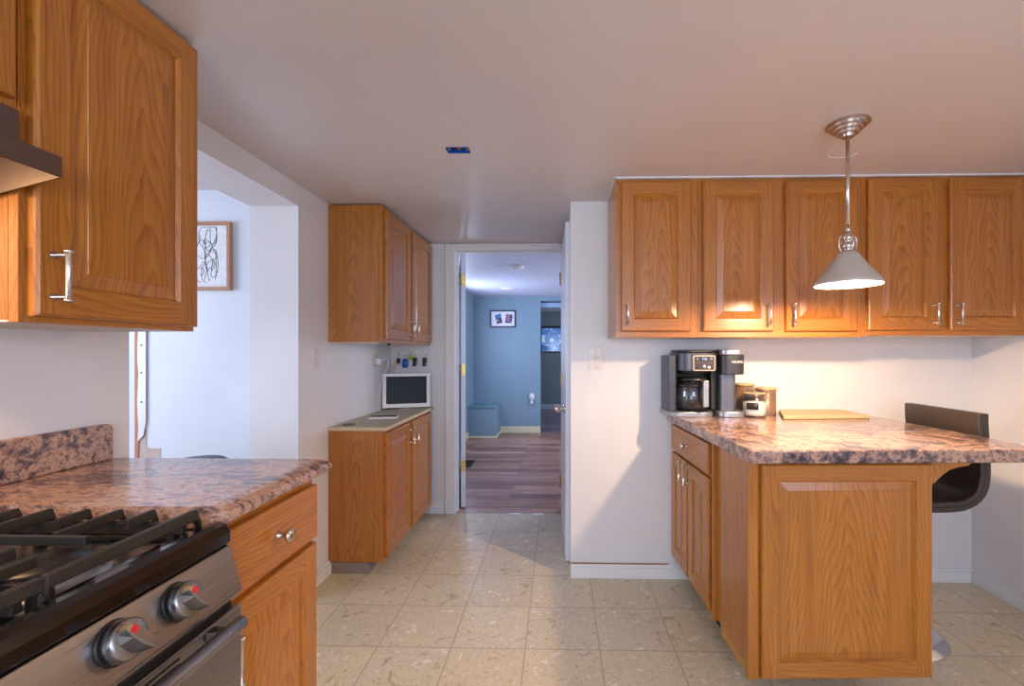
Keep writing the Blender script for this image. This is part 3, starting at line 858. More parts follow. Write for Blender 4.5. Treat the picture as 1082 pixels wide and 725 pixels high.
for (g0, g1) in ((0.140, 0.330), (0.340, 0.582), (0.592, 0.842)):
    m = MB(); zt = 0.938; gc = (g0 + g1) / 2
    for gx, dz_ in ((-0.686, 0.026), (-0.965, 0.034), (-1.175, 0.034)):          # long bars
        bar(m, (gx, g0, zt), (gx, g1, zt), 0.013, 0.020, dz_, dz_)
    for gx, L in ((-0.765, 0.055), (-0.828, 0.115), (-0.892, 0.055), (-1.03, 0.05), (-1.09, 0.08)):   # fingers
        bar(m, (gx, g1 - L, zt), (gx, g1, zt), 0.011, 0.017, 0, 0.034)
        bar(m, (gx, g0, zt), (gx, g0 + min(L, 0.08), zt), 0.011, 0.017, 0.034, 0)
    bar(m, (-0.965, gc, zt), (-0.760, gc, zt), 0.011, 0.015); bar(m, (-1.17, gc, zt), (-1.10, gc, zt), 0.011, 0.015)
    for yy in (g0 + 0.010, g1 - 0.018):
        bar(m, (-1.17, yy, zt - 0.018), (-0.690, yy, zt - 0.018), 0.014, 0.020)
    for gx in (-0.712, -0.965, -1.17):
        for yy in (g0 + 0.010, g1 - 0.018):
            m.box(gx - 0.007, gx + 0.007, yy - 0.007, yy + 0.007, 0.8753, zt - 0.02)
    m.build('grate', IRON, t, 0.0015)
# control panel
m = MB()
m.prism([(-0.665, 0.862), (-0.636, 0.862), (-0.612, 0.776), (-0.616, 0.768), (-0.665, 0.768)], SY_0, SY_1, axis=1)
m.build('control_panel', STEEL, t, 0.003)
ang = math.atan2(0.024, 0.086)       # tilt of the panel
for ky in (0.733, 0.628, 0.488, 0.348, 0.243):
    kz = 0.824; kx = -0.6245
    m = MB()
    m.lathe([(0.031, 0.0), (0.031, 0.003), (0.029, 0.005)], seg=32)
    m.lathe([(0.0285, 0.004), (0.0285, 0.018), (0.0275, 0.024), (0.025, 0.026), (0.0, 0.026)], seg=40, mat=1)
    k = m.build('control_knob', [BLACK, STEEL], t, loc=(kx - 0.002, ky, kz), rot=(0, R(90) - ang, 0))
    m = MB()     # faceted grip
    gb = [(-0.027, -0.007), (-0.012, -0.016), (0.012, -0.016), (0.027, -0.007), (0.027, 0.007), (0.012, 0.016), (-0.012, 0.016), (-0.027, 0.007)]
    gt = [(-0.026, -0.006), (-0.012, -0.007), (0.012, -0.007), (0.026, -0.006), (0.026, 0.006), (0.012, 0.007), (-0.012, 0.007), (-0.026, 0.006)]
    m.v += [(p[0], p[1], 0.0262) for p in gb] + [(p[0], p[1], 0.045) for p in gt]
    for q in range(8):
        m.f.append((q, (q + 1) % 8, 8 + (q + 1) % 8, 8 + q)); m.mi.append(0); m.smooth.append(False); m.uv.append([(0, 0)] * 4)
    m.f += [tuple(range(8)), tuple(range(8, 16))]; m.mi += [0, 0]; m.smooth += [False] * 2; m.uv += [[(0, 0)] * 8] * 2
    g = m.build('knob_grip', STEEL, k, 0.002, rot=(0, 0, R(35)))
    m = MB(); m.box(-0.024, -0.014, -0.0045, 0.0045, 0.0452, 0.0458); m.build('red_mark', RED, k, rot=(0, 0, R(35)))
m = MB(); m.box(-0.664, -0.632, SY_0 + 0.004, SY_1 - 0.004, 0.752, 0.7675); m.build('vent_gap', DARKM, t)
# oven door
dr = bx('oven_door', STEEL, t, -0.664, -0.612, SY_0 + 0.002, SY_1 - 0.002, 0.20, 0.7515, bevel=0.004, bseg=3)
bx('door_glass', BLACKG, dr, -0.6118, -0.6105, SY_0 + 0.10, SY_1 - 0.11, 0.33, 0.645, bevel=0.0004)
for zz in (0.738, 0.728):
    m = MB(); m.box(-0.6119, -0.611, 0.50, 0.72, zz, zz + 0.004); m.build('vent_slot', DARKM, dr)
m = MB(); hz = 0.742
m.lathe([(0.0, 0.0), (0.010, 0.0), (0.0125, 0.004), (0.0125, 0.690), (0.010, 0.694), (0.0, 0.694)], (-0.578, SY_0 + 0.018, 0.742), axis=1, seg=24)
for yy in (SY_0 + 0.055, SY_1 - 0.085):
    m.box(-0.611, -0.582, yy - 0.010, yy + 0.010, 0.731, 0.749)
m.build('handle', STEEL, dr, 0.002)
bx('bottom_drawer', STEEL, t, -0.664, -0.618, SY_0 + 0.002, SY_1 - 0.002, 0.075, 0.193, bevel=0.004)
for lx in (-1.2, -0.72):
    for ly in (SY_0 + 0.06, SY_1 - 0.06):
        m = MB(); m.lathe([(0.02, 0.0), (0.02, 0.0698)], (lx, ly, 0), seg=12); m.build('foot', BLACK, t)

# ================================================================== RANGE HOOD
t = thing('range_hood', 'brown-grey stainless range hood under the short cabinet, its lamp lit', 'range hood', (0, 0, 0))
h0, h1 = 0.045, 0.798
m = MB()
m.box(-1.278, -0.972, h0, h1, 1.600, 1.672)                      # upper body
m.build('body', STEELD, t, 0.003)
m = MB()                                                          # canopy shell: slanted top, front lip and end cheeks
tk = 0.003
m.prism([(-0.972, 1.612), (-0.895, 1.587), (-0.893, 1.584), (-0.893, 1.550), (-0.896, 1.549), (-0.898, 1.551), (-0.898, 1.583), (-0.972, 1.5995)], h0, h1, axis=1)
for yy in (h0, h1 - tk):
    m.prism([(-1.278, 1.5995), (-1.278, 1.455), (-0.893, 1.549), (-0.8985, 1.583), (-0.972, 1.5995)], yy, yy + tk, axis=1)
m.build('canopy', STEELD, t)
m = MB(); m.box(-1.19, -1.08, 0.42, 0.56, 1.588, 1.5985); m.build('lamp_lens', emit('hood_lamp', (1.0, 0.55, 0.22, 1), 6.0, srgb(255, 240, 220)), t, 0.002)
m = MB(); m.box(-1.26, -0.99, 0.08, 0.38, 1.585, 1.5985); m.build('grease_filter', STEELD, t, 0.002)
hl = area('hood_lamp_light', (-1.13, 0.49, 1.584), (-1.10, 0.50, 0.9), 0.09, HOOD, (1.0, 0.62, 0.30))

# ================================================================== PENDANT LAMP
t = thing('pendant_lamp', 'brushed nickel pendant lamp with a bell shade hanging over the bar, lit', 'lamp', (1.045, 1.67, 0))
m = MB()
m.lathe([(0.0, H - 0.0005), (0.070, H - 0.0005), (0.071, H - 0.006), (0.060, H - 0.008), (0.059, H - 0.017), (0.048, H - 0.019), (0.047, H - 0.028), (0.036, H - 0.030), (0.035, H - 0.039), (0.022, H - 0.041), (0.020, H - 0.050), (0, H - 0.050)], seg=72, smooth=False)
m.build('canopy', NICKEL, t)
m = MB(); m.lathe([(0.0065, 1.672), (0.0065, H - 0.05)], seg=16); m.lathe([(0.009, 1.665), (0.009, 1.69)], seg=16); m.build('rod', NICKEL, t)
m = MB()
m.lathe([(0.0, 1.668), (0.010, 1.668), (0.012, 1.660), (0.020, 1.652), (0.020, 1.640), (0.015, 1.637), (0.015, 1.628), (0.022, 1.624), (0.022, 1.612), (0.017, 1.606), (0.017, 1.598), (0.027, 1.596), (0.027, 1.590), (0.0, 1.590)], seg=24)
for sgn in (-1, 1):
    m.tube([(sgn * 0.010, 0, 1.655), (sgn * 0.026, 0, 1.651), (sgn * 0.031, 0, 1.640), (sgn * 0.031, 0, 1.615), (sgn * 0.026, 0, 1.600), (sgn * 0.020, 0, 1.596)], 0.0028, 8)
    m.tube([(0, sgn * 0.010, 1.655), (0, sgn * 0.026, 1.651), (0, sgn * 0.031, 1.640), (0, sgn * 0.031, 1.615), (0, sgn * 0.026, 1.600), (0, sgn * 0.020, 1.596)], 0.0028, 8)
m.build('socket', NICKEL, t)
SHADE_OUT = simple('brushed_nickel_shade', srgb(196, 190, 182), 0.4, 0.35, 0.03)
SHADE_IN = simple('white_shade_lining', srgb(240, 236, 226), 0.6)
m = MB()
outer = [(0.026, 1.594), (0.034, 1.588), (0.047, 1.570), (0.062, 1.545), (0.082, 1.520), (0.098, 1.500), (0.106, 1.486), (0.107, 1.478)]
m.lathe(outer, seg=56, mat=0); i = len(m.f)
# drop the caps the lathe adds, the shade is open below
def open_shell(prof, mat):
    n0 = len(m.v); seg = 56
    for (r, h) in prof:
        for k in range(seg): m.v.append((r * math.cos(2 * PI * k / seg), r * math.sin(2 * PI * k / seg), h))
    for q in range(len(prof) - 1):
        for k in range(seg):
            j = (k + 1) % seg
            m.f.append((n0 + q * seg + k, n0 + q * seg + j, n0 + (q + 1) * seg + j, n0 + (q + 1) * seg + k)); m.mi.append(mat); m.smooth.append(True); m.uv.append([(0, 0)] * 4)
m = MB(); open_shell(outer + [(0.1055, 1.4765)], 0)
m.build('shade', SHADE_OUT, t)
m = MB(); open_shell([(0.1055, 1.4766), (0.1045, 1.486), (0.096, 1.500), (0.080, 1.519), (0.060, 1.543), (0.045, 1.567), (0.032, 1.585), (0.0, 1.589)], 0)
m.build('shade_lining', SHADE_IN, t)
m = MB()
m.lathe([(0.0, 1.474), (0.014, 1.4765), (0.024, 1.486), (0.028, 1.499), (0.024, 1.513), (0.016, 1.525), (0.0125, 1.54), (0.0125, 1.56)], seg=24)
m.build('bulb', emit('lit_bulb', (1.0, 0.68, 0.41, 1), BULB), t)

# faint ring left on the ceiling behind the lamp
m = MB(); m.tube([(1.18 + 0.062 * math.cos(a * PI / 20), 1.90 + 0.062 * math.sin(a * PI / 20), H - 0.0004) for a in range(2, 24)], 0.0018, 6)
struct(m.build('trim_10', TRIMW))

# ================================================================== BAR STOOL
t = thing('bar_stool', 'black leatherette bar stool with chrome pedestal behind the bar end', 'bar stool', (1.47, 2.045, 0))
def shell(prof_in, th):
    pts = [Vector((p[0], p[1])) for p in prof_in]; out = []
    for k, p in enumerate(pts):
        d = (pts[min(k + 1, len(pts) - 1)] - pts[max(k - 1, 0)]).normalized(); out.append(p + Vector((d.y, -d.x)) * -th)
    return pts, out
inn = [(-0.20, 0.632), (-0.12, 0.624), (0.0, 0.620), (0.10, 0.622), (0.15, 0.632), (0.185, 0.655), (0.203, 0.69), (0.209, 0.75), (0.205, 0.85), (0.200, 0.93), (0.200, 0.975)]
def smooth_path(p, n=5):
    out = []
    for k in range(len(p) - 1):
        a, b, c, d = [Vector(p[max(0, min(len(p) - 1, q))]) for q in (k - 1, k, k + 1, k + 2)]
        for j in range(n):
            t_ = j / n
            out.append(tuple(0.5 * ((2 * b) + (c - a) * t_ + (2 * a - 5 * b + 4 * c - d) * t_ ** 2 + (3 * b - a - 3 * c + d) * t_ ** 3)))
    return out + [tuple(p[-1])]
inn = smooth_path(inn)
pi_, po_ = shell(inn, 0.042)
poly = [tuple(p) for p in pi_] + [(0.2, 0.985), (0.158 + 0.07, 0.985)] if False else [tuple(p) for p in pi_]
out = [(p.x + (p.x - q.x), p.y + (p.y - q.y)) for p, q in zip(pi_, po_)]
poly = [tuple(p) for p in pi_] + list(reversed(out))
m = MB(); m.prism([(p[0], p[1] + 0.015) for p in poly], -0.195, 0.195, axis=1)
for k in range(len(inn) - 1): m.smooth[k] = True; m.smooth[len(inn) + k] = True
sh = m.build('seat_shell', LEATHER, t, 0.012, 4)
for sgn in (-1, 1):
    m = MB(); path = [(x, sgn * 0.1935, z + 0.015) for (x, z) in [tuple(p + (p - q) * 0.5) for p, q in zip(pi_, po_)]]
    m.tube(path, 0.0035, 6)
    m.build('piping', BLACK, sh)
m = MB(); m.lathe([(0.0, 0.0), (0.195, 0.0), (0.197, 0.003), (0.185, 0.007), (0.12, 0.015), (0.06, 0.024), (0.04, 0.030), (0.034, 0.045), (0.0, 0.045)], seg=64); m.build('base_plate', CHROME, t)
m = MB(); m.lathe([(0.030, 0.04), (0.030, 0.36), (0.019, 0.362), (0.019, 0.545)], seg=28); m.build('column', CHROME, t)
m = MB(); m.lathe([(0.0, 0.520), (0.045, 0.520), (0.06, 0.535), (0.09, 0.575), (0.09, 0.589), (0.0, 0.589)], seg=28); m.build('seat_mount', BLACK, t)
m = MB(); m.tube([(0.03 * math.cos(a), 0.03 * math.sin(a), 0.26) for a in (PI,)] + [(-0.03, 0, 0.26), (-0.09, 0.10, 0.26), (-0.16, 0.12, 0.26), (-0.20, 0.06, 0.26), (-0.20, -0.06, 0.26), (-0.16, -0.12, 0.26), (-0.09, -0.10, 0.26), (-0.03, 0, 0.26)], 0.008, 10)
m.build('footrest', CHROME, t)

# ================================================================== COFFEE MAKER
CZ = 0.9095
t = thing('coffee_maker', 'black and grey dual coffee maker with glass carafe at the wall end of the bar', 'coffee maker', (0.5525, 2.300, CZ))
def rpoly(x0, x1, y0, y1, rf, rb=0.006, seg=10):
    return rounded([(x0, y0), (x1, y0), (x1, y1), (x0, y1)], [rf, rf, rb, rb], seg)
yb = 0.190
m = MB(); m.prism(rpoly(0.0, 0.235, -0.012, yb, 0.075), 0.0, 0.024, smooth=False); m.build('base', SILVER, t, 0.003)
m = MB(); m.prism(rpoly(0.250, 0.386, -0.018, yb, 0.055), 0.0, 0.028); m.build('drip_tray', SILVER, t, 0.003)
m = MB(); m.lathe([(0.0, 0.0), (0.078, 0.0), (0.078, 0.005), (0.0, 0.005)], (0.142, 0.075, 0.0245), seg=36); m.build('hot_plate', BLACK, t)
m = MB(); m.prism(rpoly(0.006, 0.050, 0.03, yb, 0.015), 0.0245, 0.308); m.build('water_tank', GUN, t, 0.002)
m = MB(); m.box(0.0505, 0.262, 0.160, yb, 0.0245, 0.2295); m.box(0.232, 0.262, 0.06, 0.1595, 0.0295, 0.2295); m.build('back_body', BLACK, t, 0.003)
m = MB(); m.prism(rpoly(0.0505, 0.256, -0.010, yb, 0.07), 0.230, 0.322); m.build('brew_head', GUN, t, 0.004)
m = MB(); m.prism(rpoly(0.056, 0.252, -0.004, yb - 0.01, 0.065), 0.3225, 0.336); m.build('head_lid', BLACK, t, 0.004)
m = MB(); m.lathe([(0.068, 0.0), (0.075, 0.018), (0.075, 0.0185)], (0.142, 0.075, 0.211), seg=32); m.build('filter_basket', BLACK, t)
m = MB(); m.prism(rounded([(0.120, 0.232), (0.229, 0.232), (0.229, 0.308), (0.120, 0.308)], [0.01] * 4, 5), -0.0145, -0.0105, axis=1)
cp = m.build('control_panel', simple('champagne_bezel', srgb(200, 182, 160), 0.35, 0.5), t)
m = MB(); m.prism(rounded([(0.1245, 0.2365), (0.2245, 0.2365), (0.2245, 0.3035), (0.1245, 0.3035)], [0.007] * 4, 5), -0.0158, -0.0147, axis=1); m.build('panel_face', simple('panel_brown_black', srgb(58, 48, 46), 0.3), cp)
bx('display', simple('display_blue_black', srgb(24, 26, 70), 0.2), cp, 0.156, 0.192, -0.0166, -0.016, 0.281, 0.299)
text_mesh('display_digits', '7:25', 0.015, emit('digit_glow', (0.6, 0.75, 1, 1), 0.9), cp, (0.175, -0.0168, 0.290), (R(90), 0, 0), 0.0002)
for (bxx, bz, rr, mt) in ((0.139, 0.291, 0.0055, SILVER), (0.209, 0.291, 0.0055, SILVER), (0.141, 0.252, 0.006, GUN), (0.174, 0.252, 0.009, SILVER), (0.197, 0.250, 0.0075, WHITEP), (0.214, 0.254, 0.005, GUN)):
    m = MB(); m.lathe([(rr, 0.0), (rr, 0.0025), (rr * 0.8, 0.0035), (0, 0.0035)], seg=16); m.build('button', mt, cp, loc=(bxx, -0.016, bz), rot=(R(90), 0, 0))
for k in range(4):
    bx('button', GUN, cp, 0.133 + k * 0.023, 0.148 + k * 0.023, -0.0164, -0.016, 0.2665, 0.2735)
m = MB(); m.prism(rounded([(0.262, 0.012), (0.343, 0.012), (0.343, yb), (0.262, yb)], [0.02, 0.02, 0.005, 0.005], 8), 0.0285, 0.2125); m.build('side_column', simple('grey_column', srgb(104, 104, 112), 0.28, 0.75), t, 0.002)
m = MB(); m.prism(rpoly(0.2565, 0.380, -0.030, yb, 0.055), 0.213, 0.311); m.build('pod_head', simple('charcoal_head', srgb(50, 51, 58), 0.35, 0.3), t, 0.004)
m = MB(); m.prism(rpoly(0.2565, 0.383, -0.033, yb, 0.056), 0.3115, 0.338); m.build('pod_lid', SILVER, t, 0.005)
text_mesh('brand_lettering', 'KEURIG', 0.0155, WHITEP, t, (0.332, -0.0305, 0.276), (R(90), 0, 0), 0.0008)
# carafe
c = MB(); n0 = [(0.055, 0.0), (0.072, 0.004), (0.082, 0.022), (0.084, 0.06), (0.080, 0.095), (0.070, 0.116), (0.066, 0.122)]
c.lathe(n0 + [(0.064, 0.122), (0.068, 0.115), (0.078, 0.094), (0.082, 0.06), (0.080, 0.023), (0.070, 0.006), (0.0, 0.003)], (0.142, 0.073, 0.0298), seg=40)
c.v = [(p[0], p[1], 0.0298 + (p[2] - 0.0298) * 1.2) for p in c.v]
ca = c.build('carafe', GLASS, t)
m = MB(); m.lathe([(0.0, 0.0), (0.070, 0.0), (0.072, 0.006), (0.068, 0.018), (0.0, 0.020)], (0.142, 0.073, 0.1770), seg=36)
m.lathe([(0.0845, 0.0), (0.0865, 0.002), (0.0865, 0.010), (0.083, 0.012)], (0.142, 0.073, 0.150), seg=36)
m.build('carafe_lid', BLACK, ca)
m = MB()
m.prism(rounded([(0.158, -0.052), (0.186, -0.052), (0.186, -0.034), (0.158, -0.034)], [0.006] * 4, 4), 0.055, 0.176)
m.box(0.160, 0.184, -0.052, 0.005, 0.170, 0.184)
m.build('carafe_handle', SILVER, ca, 0.003)

# ================================================================== THINGS ON THE BAR
# storage canisters with bamboo lids
def canister(label, x, y, r, h):
    t = thing('canister', label, 'canister', (x, y, CZ), group='canisters with bamboo lids')
    m = MB(); m.lathe([(0.0, 0.0), (r, 0.0), (r, 0.002), (r, h), (r - 0.002, h), (0, h)], seg=36); m.build('jar_body', simple('brown_ceramic', srgb(132, 104, 84), 0.35, 0.2, 0.12, 20), t)
    m = MB(); m.lathe([(0.0, h + .0003), (r + 0.003, h + .0003), (r + 0.003, h + 0.010), (r + 0.001, h + 0.012), (0, h + 0.012)], seg=36); m.build('lid', BAMBOO, t)
canister('taller brown canister with bamboo lid beside the coffee maker', 0.985, 2.435, 0.047, 0.148)
canister('shorter brown canister with bamboo lid behind the glass jar', 1.090, 2.420, 0.050, 0.128)
# clip top jar of white powder
t = thing('glass_jar', 'clip-top glass jar of white powder with black label in front of the canisters', 'jar', (0.992, 2.325, CZ))
m = MB()
m.lathe([(0.0, 0.0), (0.050, 0.0), (0.056, 0.006), (0.058, 0.02), (0.058, 0.075), (0.054, 0.090), (0.046, 0.102), (0.046, 0.116),
         (0.043, 0.116), (0.043, 0.102), (0.051, 0.089), (0.055, 0.075), (0.055, 0.020), (0.052, 0.007), (0.0, 0.005)], seg=40)
m.build('jar_glass', GLASS, t)
m = MB(); m.lathe([(0.0, 0.0065), (0.050, 0.0065), (0.0535, 0.018), (0.0540, 0.074), (0.0, 0.080)], seg=36); m.build('powder', POWDER, t)
m = MB(); m.lathe([(0.0, 0.121), (0.045, 0.121), (0.048, 0.126), (0.048, 0.134), (0.040, 0.142), (0.0, 0.144)], seg=36); m.build('lid', GLASS, t)
m = MB(); m.lathe([(0.044, 0.1165), (0.049, 0.1165), (0.049, 0.1205), (0.044, 0.1205), (0.044, 0.1165)], seg=36); m.build('gasket', simple('cream_gasket', srgb(226, 200, 160), 0.6), t)
m = MB()
m.tube([(0.048 * math.cos(a * PI / 20), 0.048 * math.sin(a * PI / 20), 0.108) for a in range(40)], 0.0014, 6, closed=True)
m.tube([(0.048, 0.0, 0.108), (0.062, -0.004, 0.118), (0.064, -0.004, 0.132), (0.050, 0, 0.130)], 0.0016, 6)
m.tube([(0.062, -0.006, 0.118), (0.070, -0.006, 0.095), (0.076, -0.006, 0.080)], 0.0025, 6)
m.build('wire_clip', NICKEL, t)
m = MB(); n0 = len(m.v)
for z in (0.040, 0.074):
    for k in range(9):
        a = R(-152 + k * 7); m.v.append((0.0592 * math.cos(a), 0.0592 * math.sin(a), z))
for k in range(8):
    m.f.append((k, k + 1, 10 + k, 9 + k)); m.mi.append(0); m.smooth.append(True); m.uv.append([(0, 0)] * 4)
lb = m.build('label', BLACK, t); sf = lb.modifiers.new('s', 'SOLIDIFY'); sf.thickness = 0.0006; sf.offset = 1
# cutting board
m = MB()
poly = rounded([(1.085, 2.222), (1.525, 2.255), (1.512, 2.478), (1.188, 2.482)], [0.015] * 4, 4)
m.prism(poly, CZ + 0.0005, CZ + 0.0175)
o = m.build('cutting_board', BAMBOO, bevel=0.003); tag(o, 'pale bamboo cutting board lying flat on the bar top against the wall', 'cutting board')

# ================================================================== SMALL THINGS, LEFT
def switch_plate(name, label, cat, loc, rotz, kind='toggle', mat=BEIGEP):
    t = thing(name, label, cat, loc, rotz)
    bx('cover_plate', mat, t, -0.036, 0.036, -0.006, -0.0003, -0.058, 0.058, bevel=0.002)
    if kind == 'toggle':
        bx('toggle', mat, t, -0.005, 0.005, -0.016, -0.006, -0.008, 0.012, bevel=0.002)
        for z in (-0.042, 0.042):
            m = MB(); m.lathe([(0.003, -0.0062), (0.003, -0.0072), (0, -0.0075)], (0, 0, z), axis=1, seg=10); m.build('screw', NICKEL, t)
    else:
        m = MB(); m.box(-0.017, 0.017, -0.0078, -0.006, -0.033, 0.033); m.build('socket_face', mat, t, 0.001)
        for z in (-0.019, 0.019):
            m = MB()
            for dx in (-0.006, 0.006): m.box(dx - 0.0012, dx + 0.0012, -0.0083, -0.0078, z - 0.004, z + 0.005)
            m.lathe([(0.002, -0.0078), (0.002, -0.0083)], (0, 0, z - 0.010), axis=1, seg=8)
            m.build('socket_slots', DARKM, t)
    return t
switch_plate('light_switch', 'ivory light switch on the white wall left of the coffee maker', 'light switch', (0.202, YB, 1.199), 0)
switch_plate('light_switch', 'ivory light switch beside the wide opening in the left wall', 'light switch', (XL, 2.366, 1.20), R(90))
t = switch_plate('wall_outlet', 'ivory wall outlet with a charger above the shallow base cabinet', 'outlet', (XL, 3.15, 1.19), R(90), 'outlet')
t = thing('phone_charger', 'white plug-in charger with a thin cord hanging from the wall outlet', 'charger', (XL, 3.15, 1.17), R(90))
bx('plug', WHITEP, t, -0.022, 0.022, -0.045, -0.0088, -0.022, 0.022, bevel=0.004)
m = MB(); m.tube([(0.0, -0.045, 0.0), (0.01, -0.075, 0.02), (0.035, -0.085, 0.015), (0.045, -0.07, -0.04), (0.02, -0.05, -0.12), (-0.005, -0.035, -0.2), (-0.02, -0.03, -0.28), (0.0, -0.035, -0.345)], 0.0022, 6)
m.build('cord', WHITEP, t)

# white framed screen standing on the worktop
t = thing('picture_screen', 'white framed digital screen leaning in the corner on the worktop', 'screen', (-1.108, 3.300, 0.8175), R(19))
m = MB(); m.prism(rounded([(-0.168, 0.012), (0.168, 0.012), (0.168, 0.262), (-0.168, 0.262)], [0.006] * 4, 4), 0.0, 0.022, axis=1)
sb = m.build('screen_frame', WHITEP, t, 0.002, rot=(R(-7), 0, 0))
bx('screen_panel', SCREEN, sb, -0.142, 0.142, -0.0012, -0.0002, 0.040, 0.240)
m = MB(); m.box(-0.06, 0.03, -0.02, 0.07, 0.0, 0.008); m.box(-0.03, 0.0, 0.022, 0.045, 0.008, 0.10); m.build('foot', SILVER, t, 0.002)
# phone / remote
t = thing('mobile_phone', 'dark phone with silver edge lying on the speckled worktop', 'phone', (-1.10, 2.84, 0.8175), R(8))
bx('phone_body', WHITEP, t, -0.085, 0.085, -0.036, 0.036, 0, 0.013, bevel=0.003)
bx('phone_glass', SCREEN, t, -0.080, 0.080, -0.028, 0.034, 0.0132, 0.0142)
t = thing('coaster', 'small round dark disc on the near corner of the speckled worktop', 'coaster', (-1.20, 2.58, 0.8175))
m = MB(); m.lathe([(0.0, 0.0), (0.036, 0.0), (0.038, 0.003), (0.034, 0.006), (0.0, 0.006)], seg=28); m.build('disc', simple('grey_disc', srgb(104, 102, 98), 0.5), t)
# door bumper / hook under the wall cabinet
m = MB(); m.lathe([(0.0, 0.0), (0.006, 0.002), (0.011, 0.010), (0.012, 0.018), (0.008, 0.0245), (0.0, 0.0245)], (-1.0, 2.66, 1.2724 - 0.0005), seg=14)
tag(m.build('cup_hook', BLACK), 'small dark knob fixed under the wall cabinet beside the doorway', 'hook')

# keys on hooks on the far wall
gK = 'key bunches on the wall hooks'
def hook_and_keys(label, x, z, kind):
    h = thing('key_hook', label[0], 'hook', (x, YF, z), group='wall hooks for keys')
    m = MB(); m.box(-0.006, 0.006, -0.004, -0.0003, -0.004, 0.028)
    m.tube([(0, -0.004, 0.002), (0, -0.016, 0.0), (0, -0.020, 0.006), (0, -0.019, 0.012)], 0.0018, 6); m.build('hook_body', NICKEL, h)
    k = thing('key_bunch', label[1], 'keys', (x, YF - 0.020, z - 0.003), group=gK)
    m = MB(); m.tube([(0.010 * math.sin(a * PI / 8), 0, -0.010 + 0.0105 * math.cos(a * PI / 8)) for a in range(16)], 0.0011, 6, closed=True); m.build('key_ring', NICKEL, k)
    def key(ang, dy, L=0.055):
        m = MB(); m.prism(rounded([(-0.009, -0.002), (0.009, -0.002), (0.009, -0.022), (-0.009, -0.022)], [0.005] * 4, 3), 0, 0.002, axis=1)
        m.prism([(-0.004, -0.0222), (0.004, -0.0222), (0.004, -L), (0.0, -L - 0.004), (-0.004, -L)], 0, 0.002, axis=1)
        m.build('key', NICKEL, k, loc=(0, dy, -0.018), rot=(0, ang, 0))
    if kind == 'tag':
        m = MB(); m.prism(rounded([(-0.012, -0.012), (0.012, -0.012), (0.014, -0.125), (-0.014, -0.125)], [0.004] * 4, 3), 0, 0.0025, axis=1)
        m.build('paper_tag', simple('cream_tag', srgb(214, 196, 180), 0.7), k, loc=(-0.004, 0.006, -0.012), rot=(0, R(22), 0))
        key(R(-6), -0.004); key(R(10), 0.001, 0.05)
        m = MB(); m.prism(rounded([(-0.012, -0.01), (0.012, -0.01), (0.012, -0.05), (-0.012, -0.05)], [0.005] * 4, 3), 0, 0.004, axis=1); m.build('key_fob', BLACK, k, loc=(0.006, -0.012, -0.015))
    if kind == 'blue':
        m = MB(); m.lathe([(0.0, 0.0), (0.018, 0.002), (0.023, 0.02), (0.022, 0.05), (0.014, 0.068), (0.0, 0.07)], (0, 0, -0.088), seg=20, sy=0.4); m.build('key_fob', simple('blue_fob', srgb(24, 84, 172), 0.4), k, loc=(0, -0.004, 0))
        key(R(14), 0.006)
    if kind == 'green':
        m = MB(); m.lathe([(0.0, 0.0), (0.017, 0.002), (0.019, 0.016), (0.012, 0.034), (0.0, 0.036)], (0, 0, -0.048), seg=20, sy=0.4); m.build('key_fob', simple('lime_fob', srgb(176, 196, 40), 0.4), k, loc=(0, -0.004, 0))
        key(R(-10), 0.006)
    if kind == 'black':
        m = MB(); m.prism(rounded([(-0.015, -0.012), (0.015, -0.012), (0.013, -0.078), (-0.013, -0.078)], [0.007] * 4, 3), 0, 0.011, axis=1); m.build('key_fob', BLACK, k, loc=(-0.004, -0.014, -0.006), rot=(0, R(4), 0))
        key(R(-12), 0.002, 0.06); 
hook_and_keys(('hook at the left end of the key row, holding the cream tag', 'keys with a long cream paper tag, hanging above the white screen'), -1.220, 1.215, 'tag')
hook_and_keys(('key hook holding the blue fob', 'keys with a rounded blue fob hanging above the white screen'), -1.165, 1.205, 'blue')
hook_and_keys(('key hook holding the lime green fob', 'keys with a lime green fob beside the blue fob'), -1.125, 1.225, 'green')
hook_and_keys(('key hook between the lime green fob and the end of the row', 'black fob with silver key just right of the lime green fob'), -1.085, 1.213, 'black')
hook_and_keys(('hook at the doorway end of the key row', 'black car key fob on the hook nearest the doorway'), -1.010, 1.213, 'black')

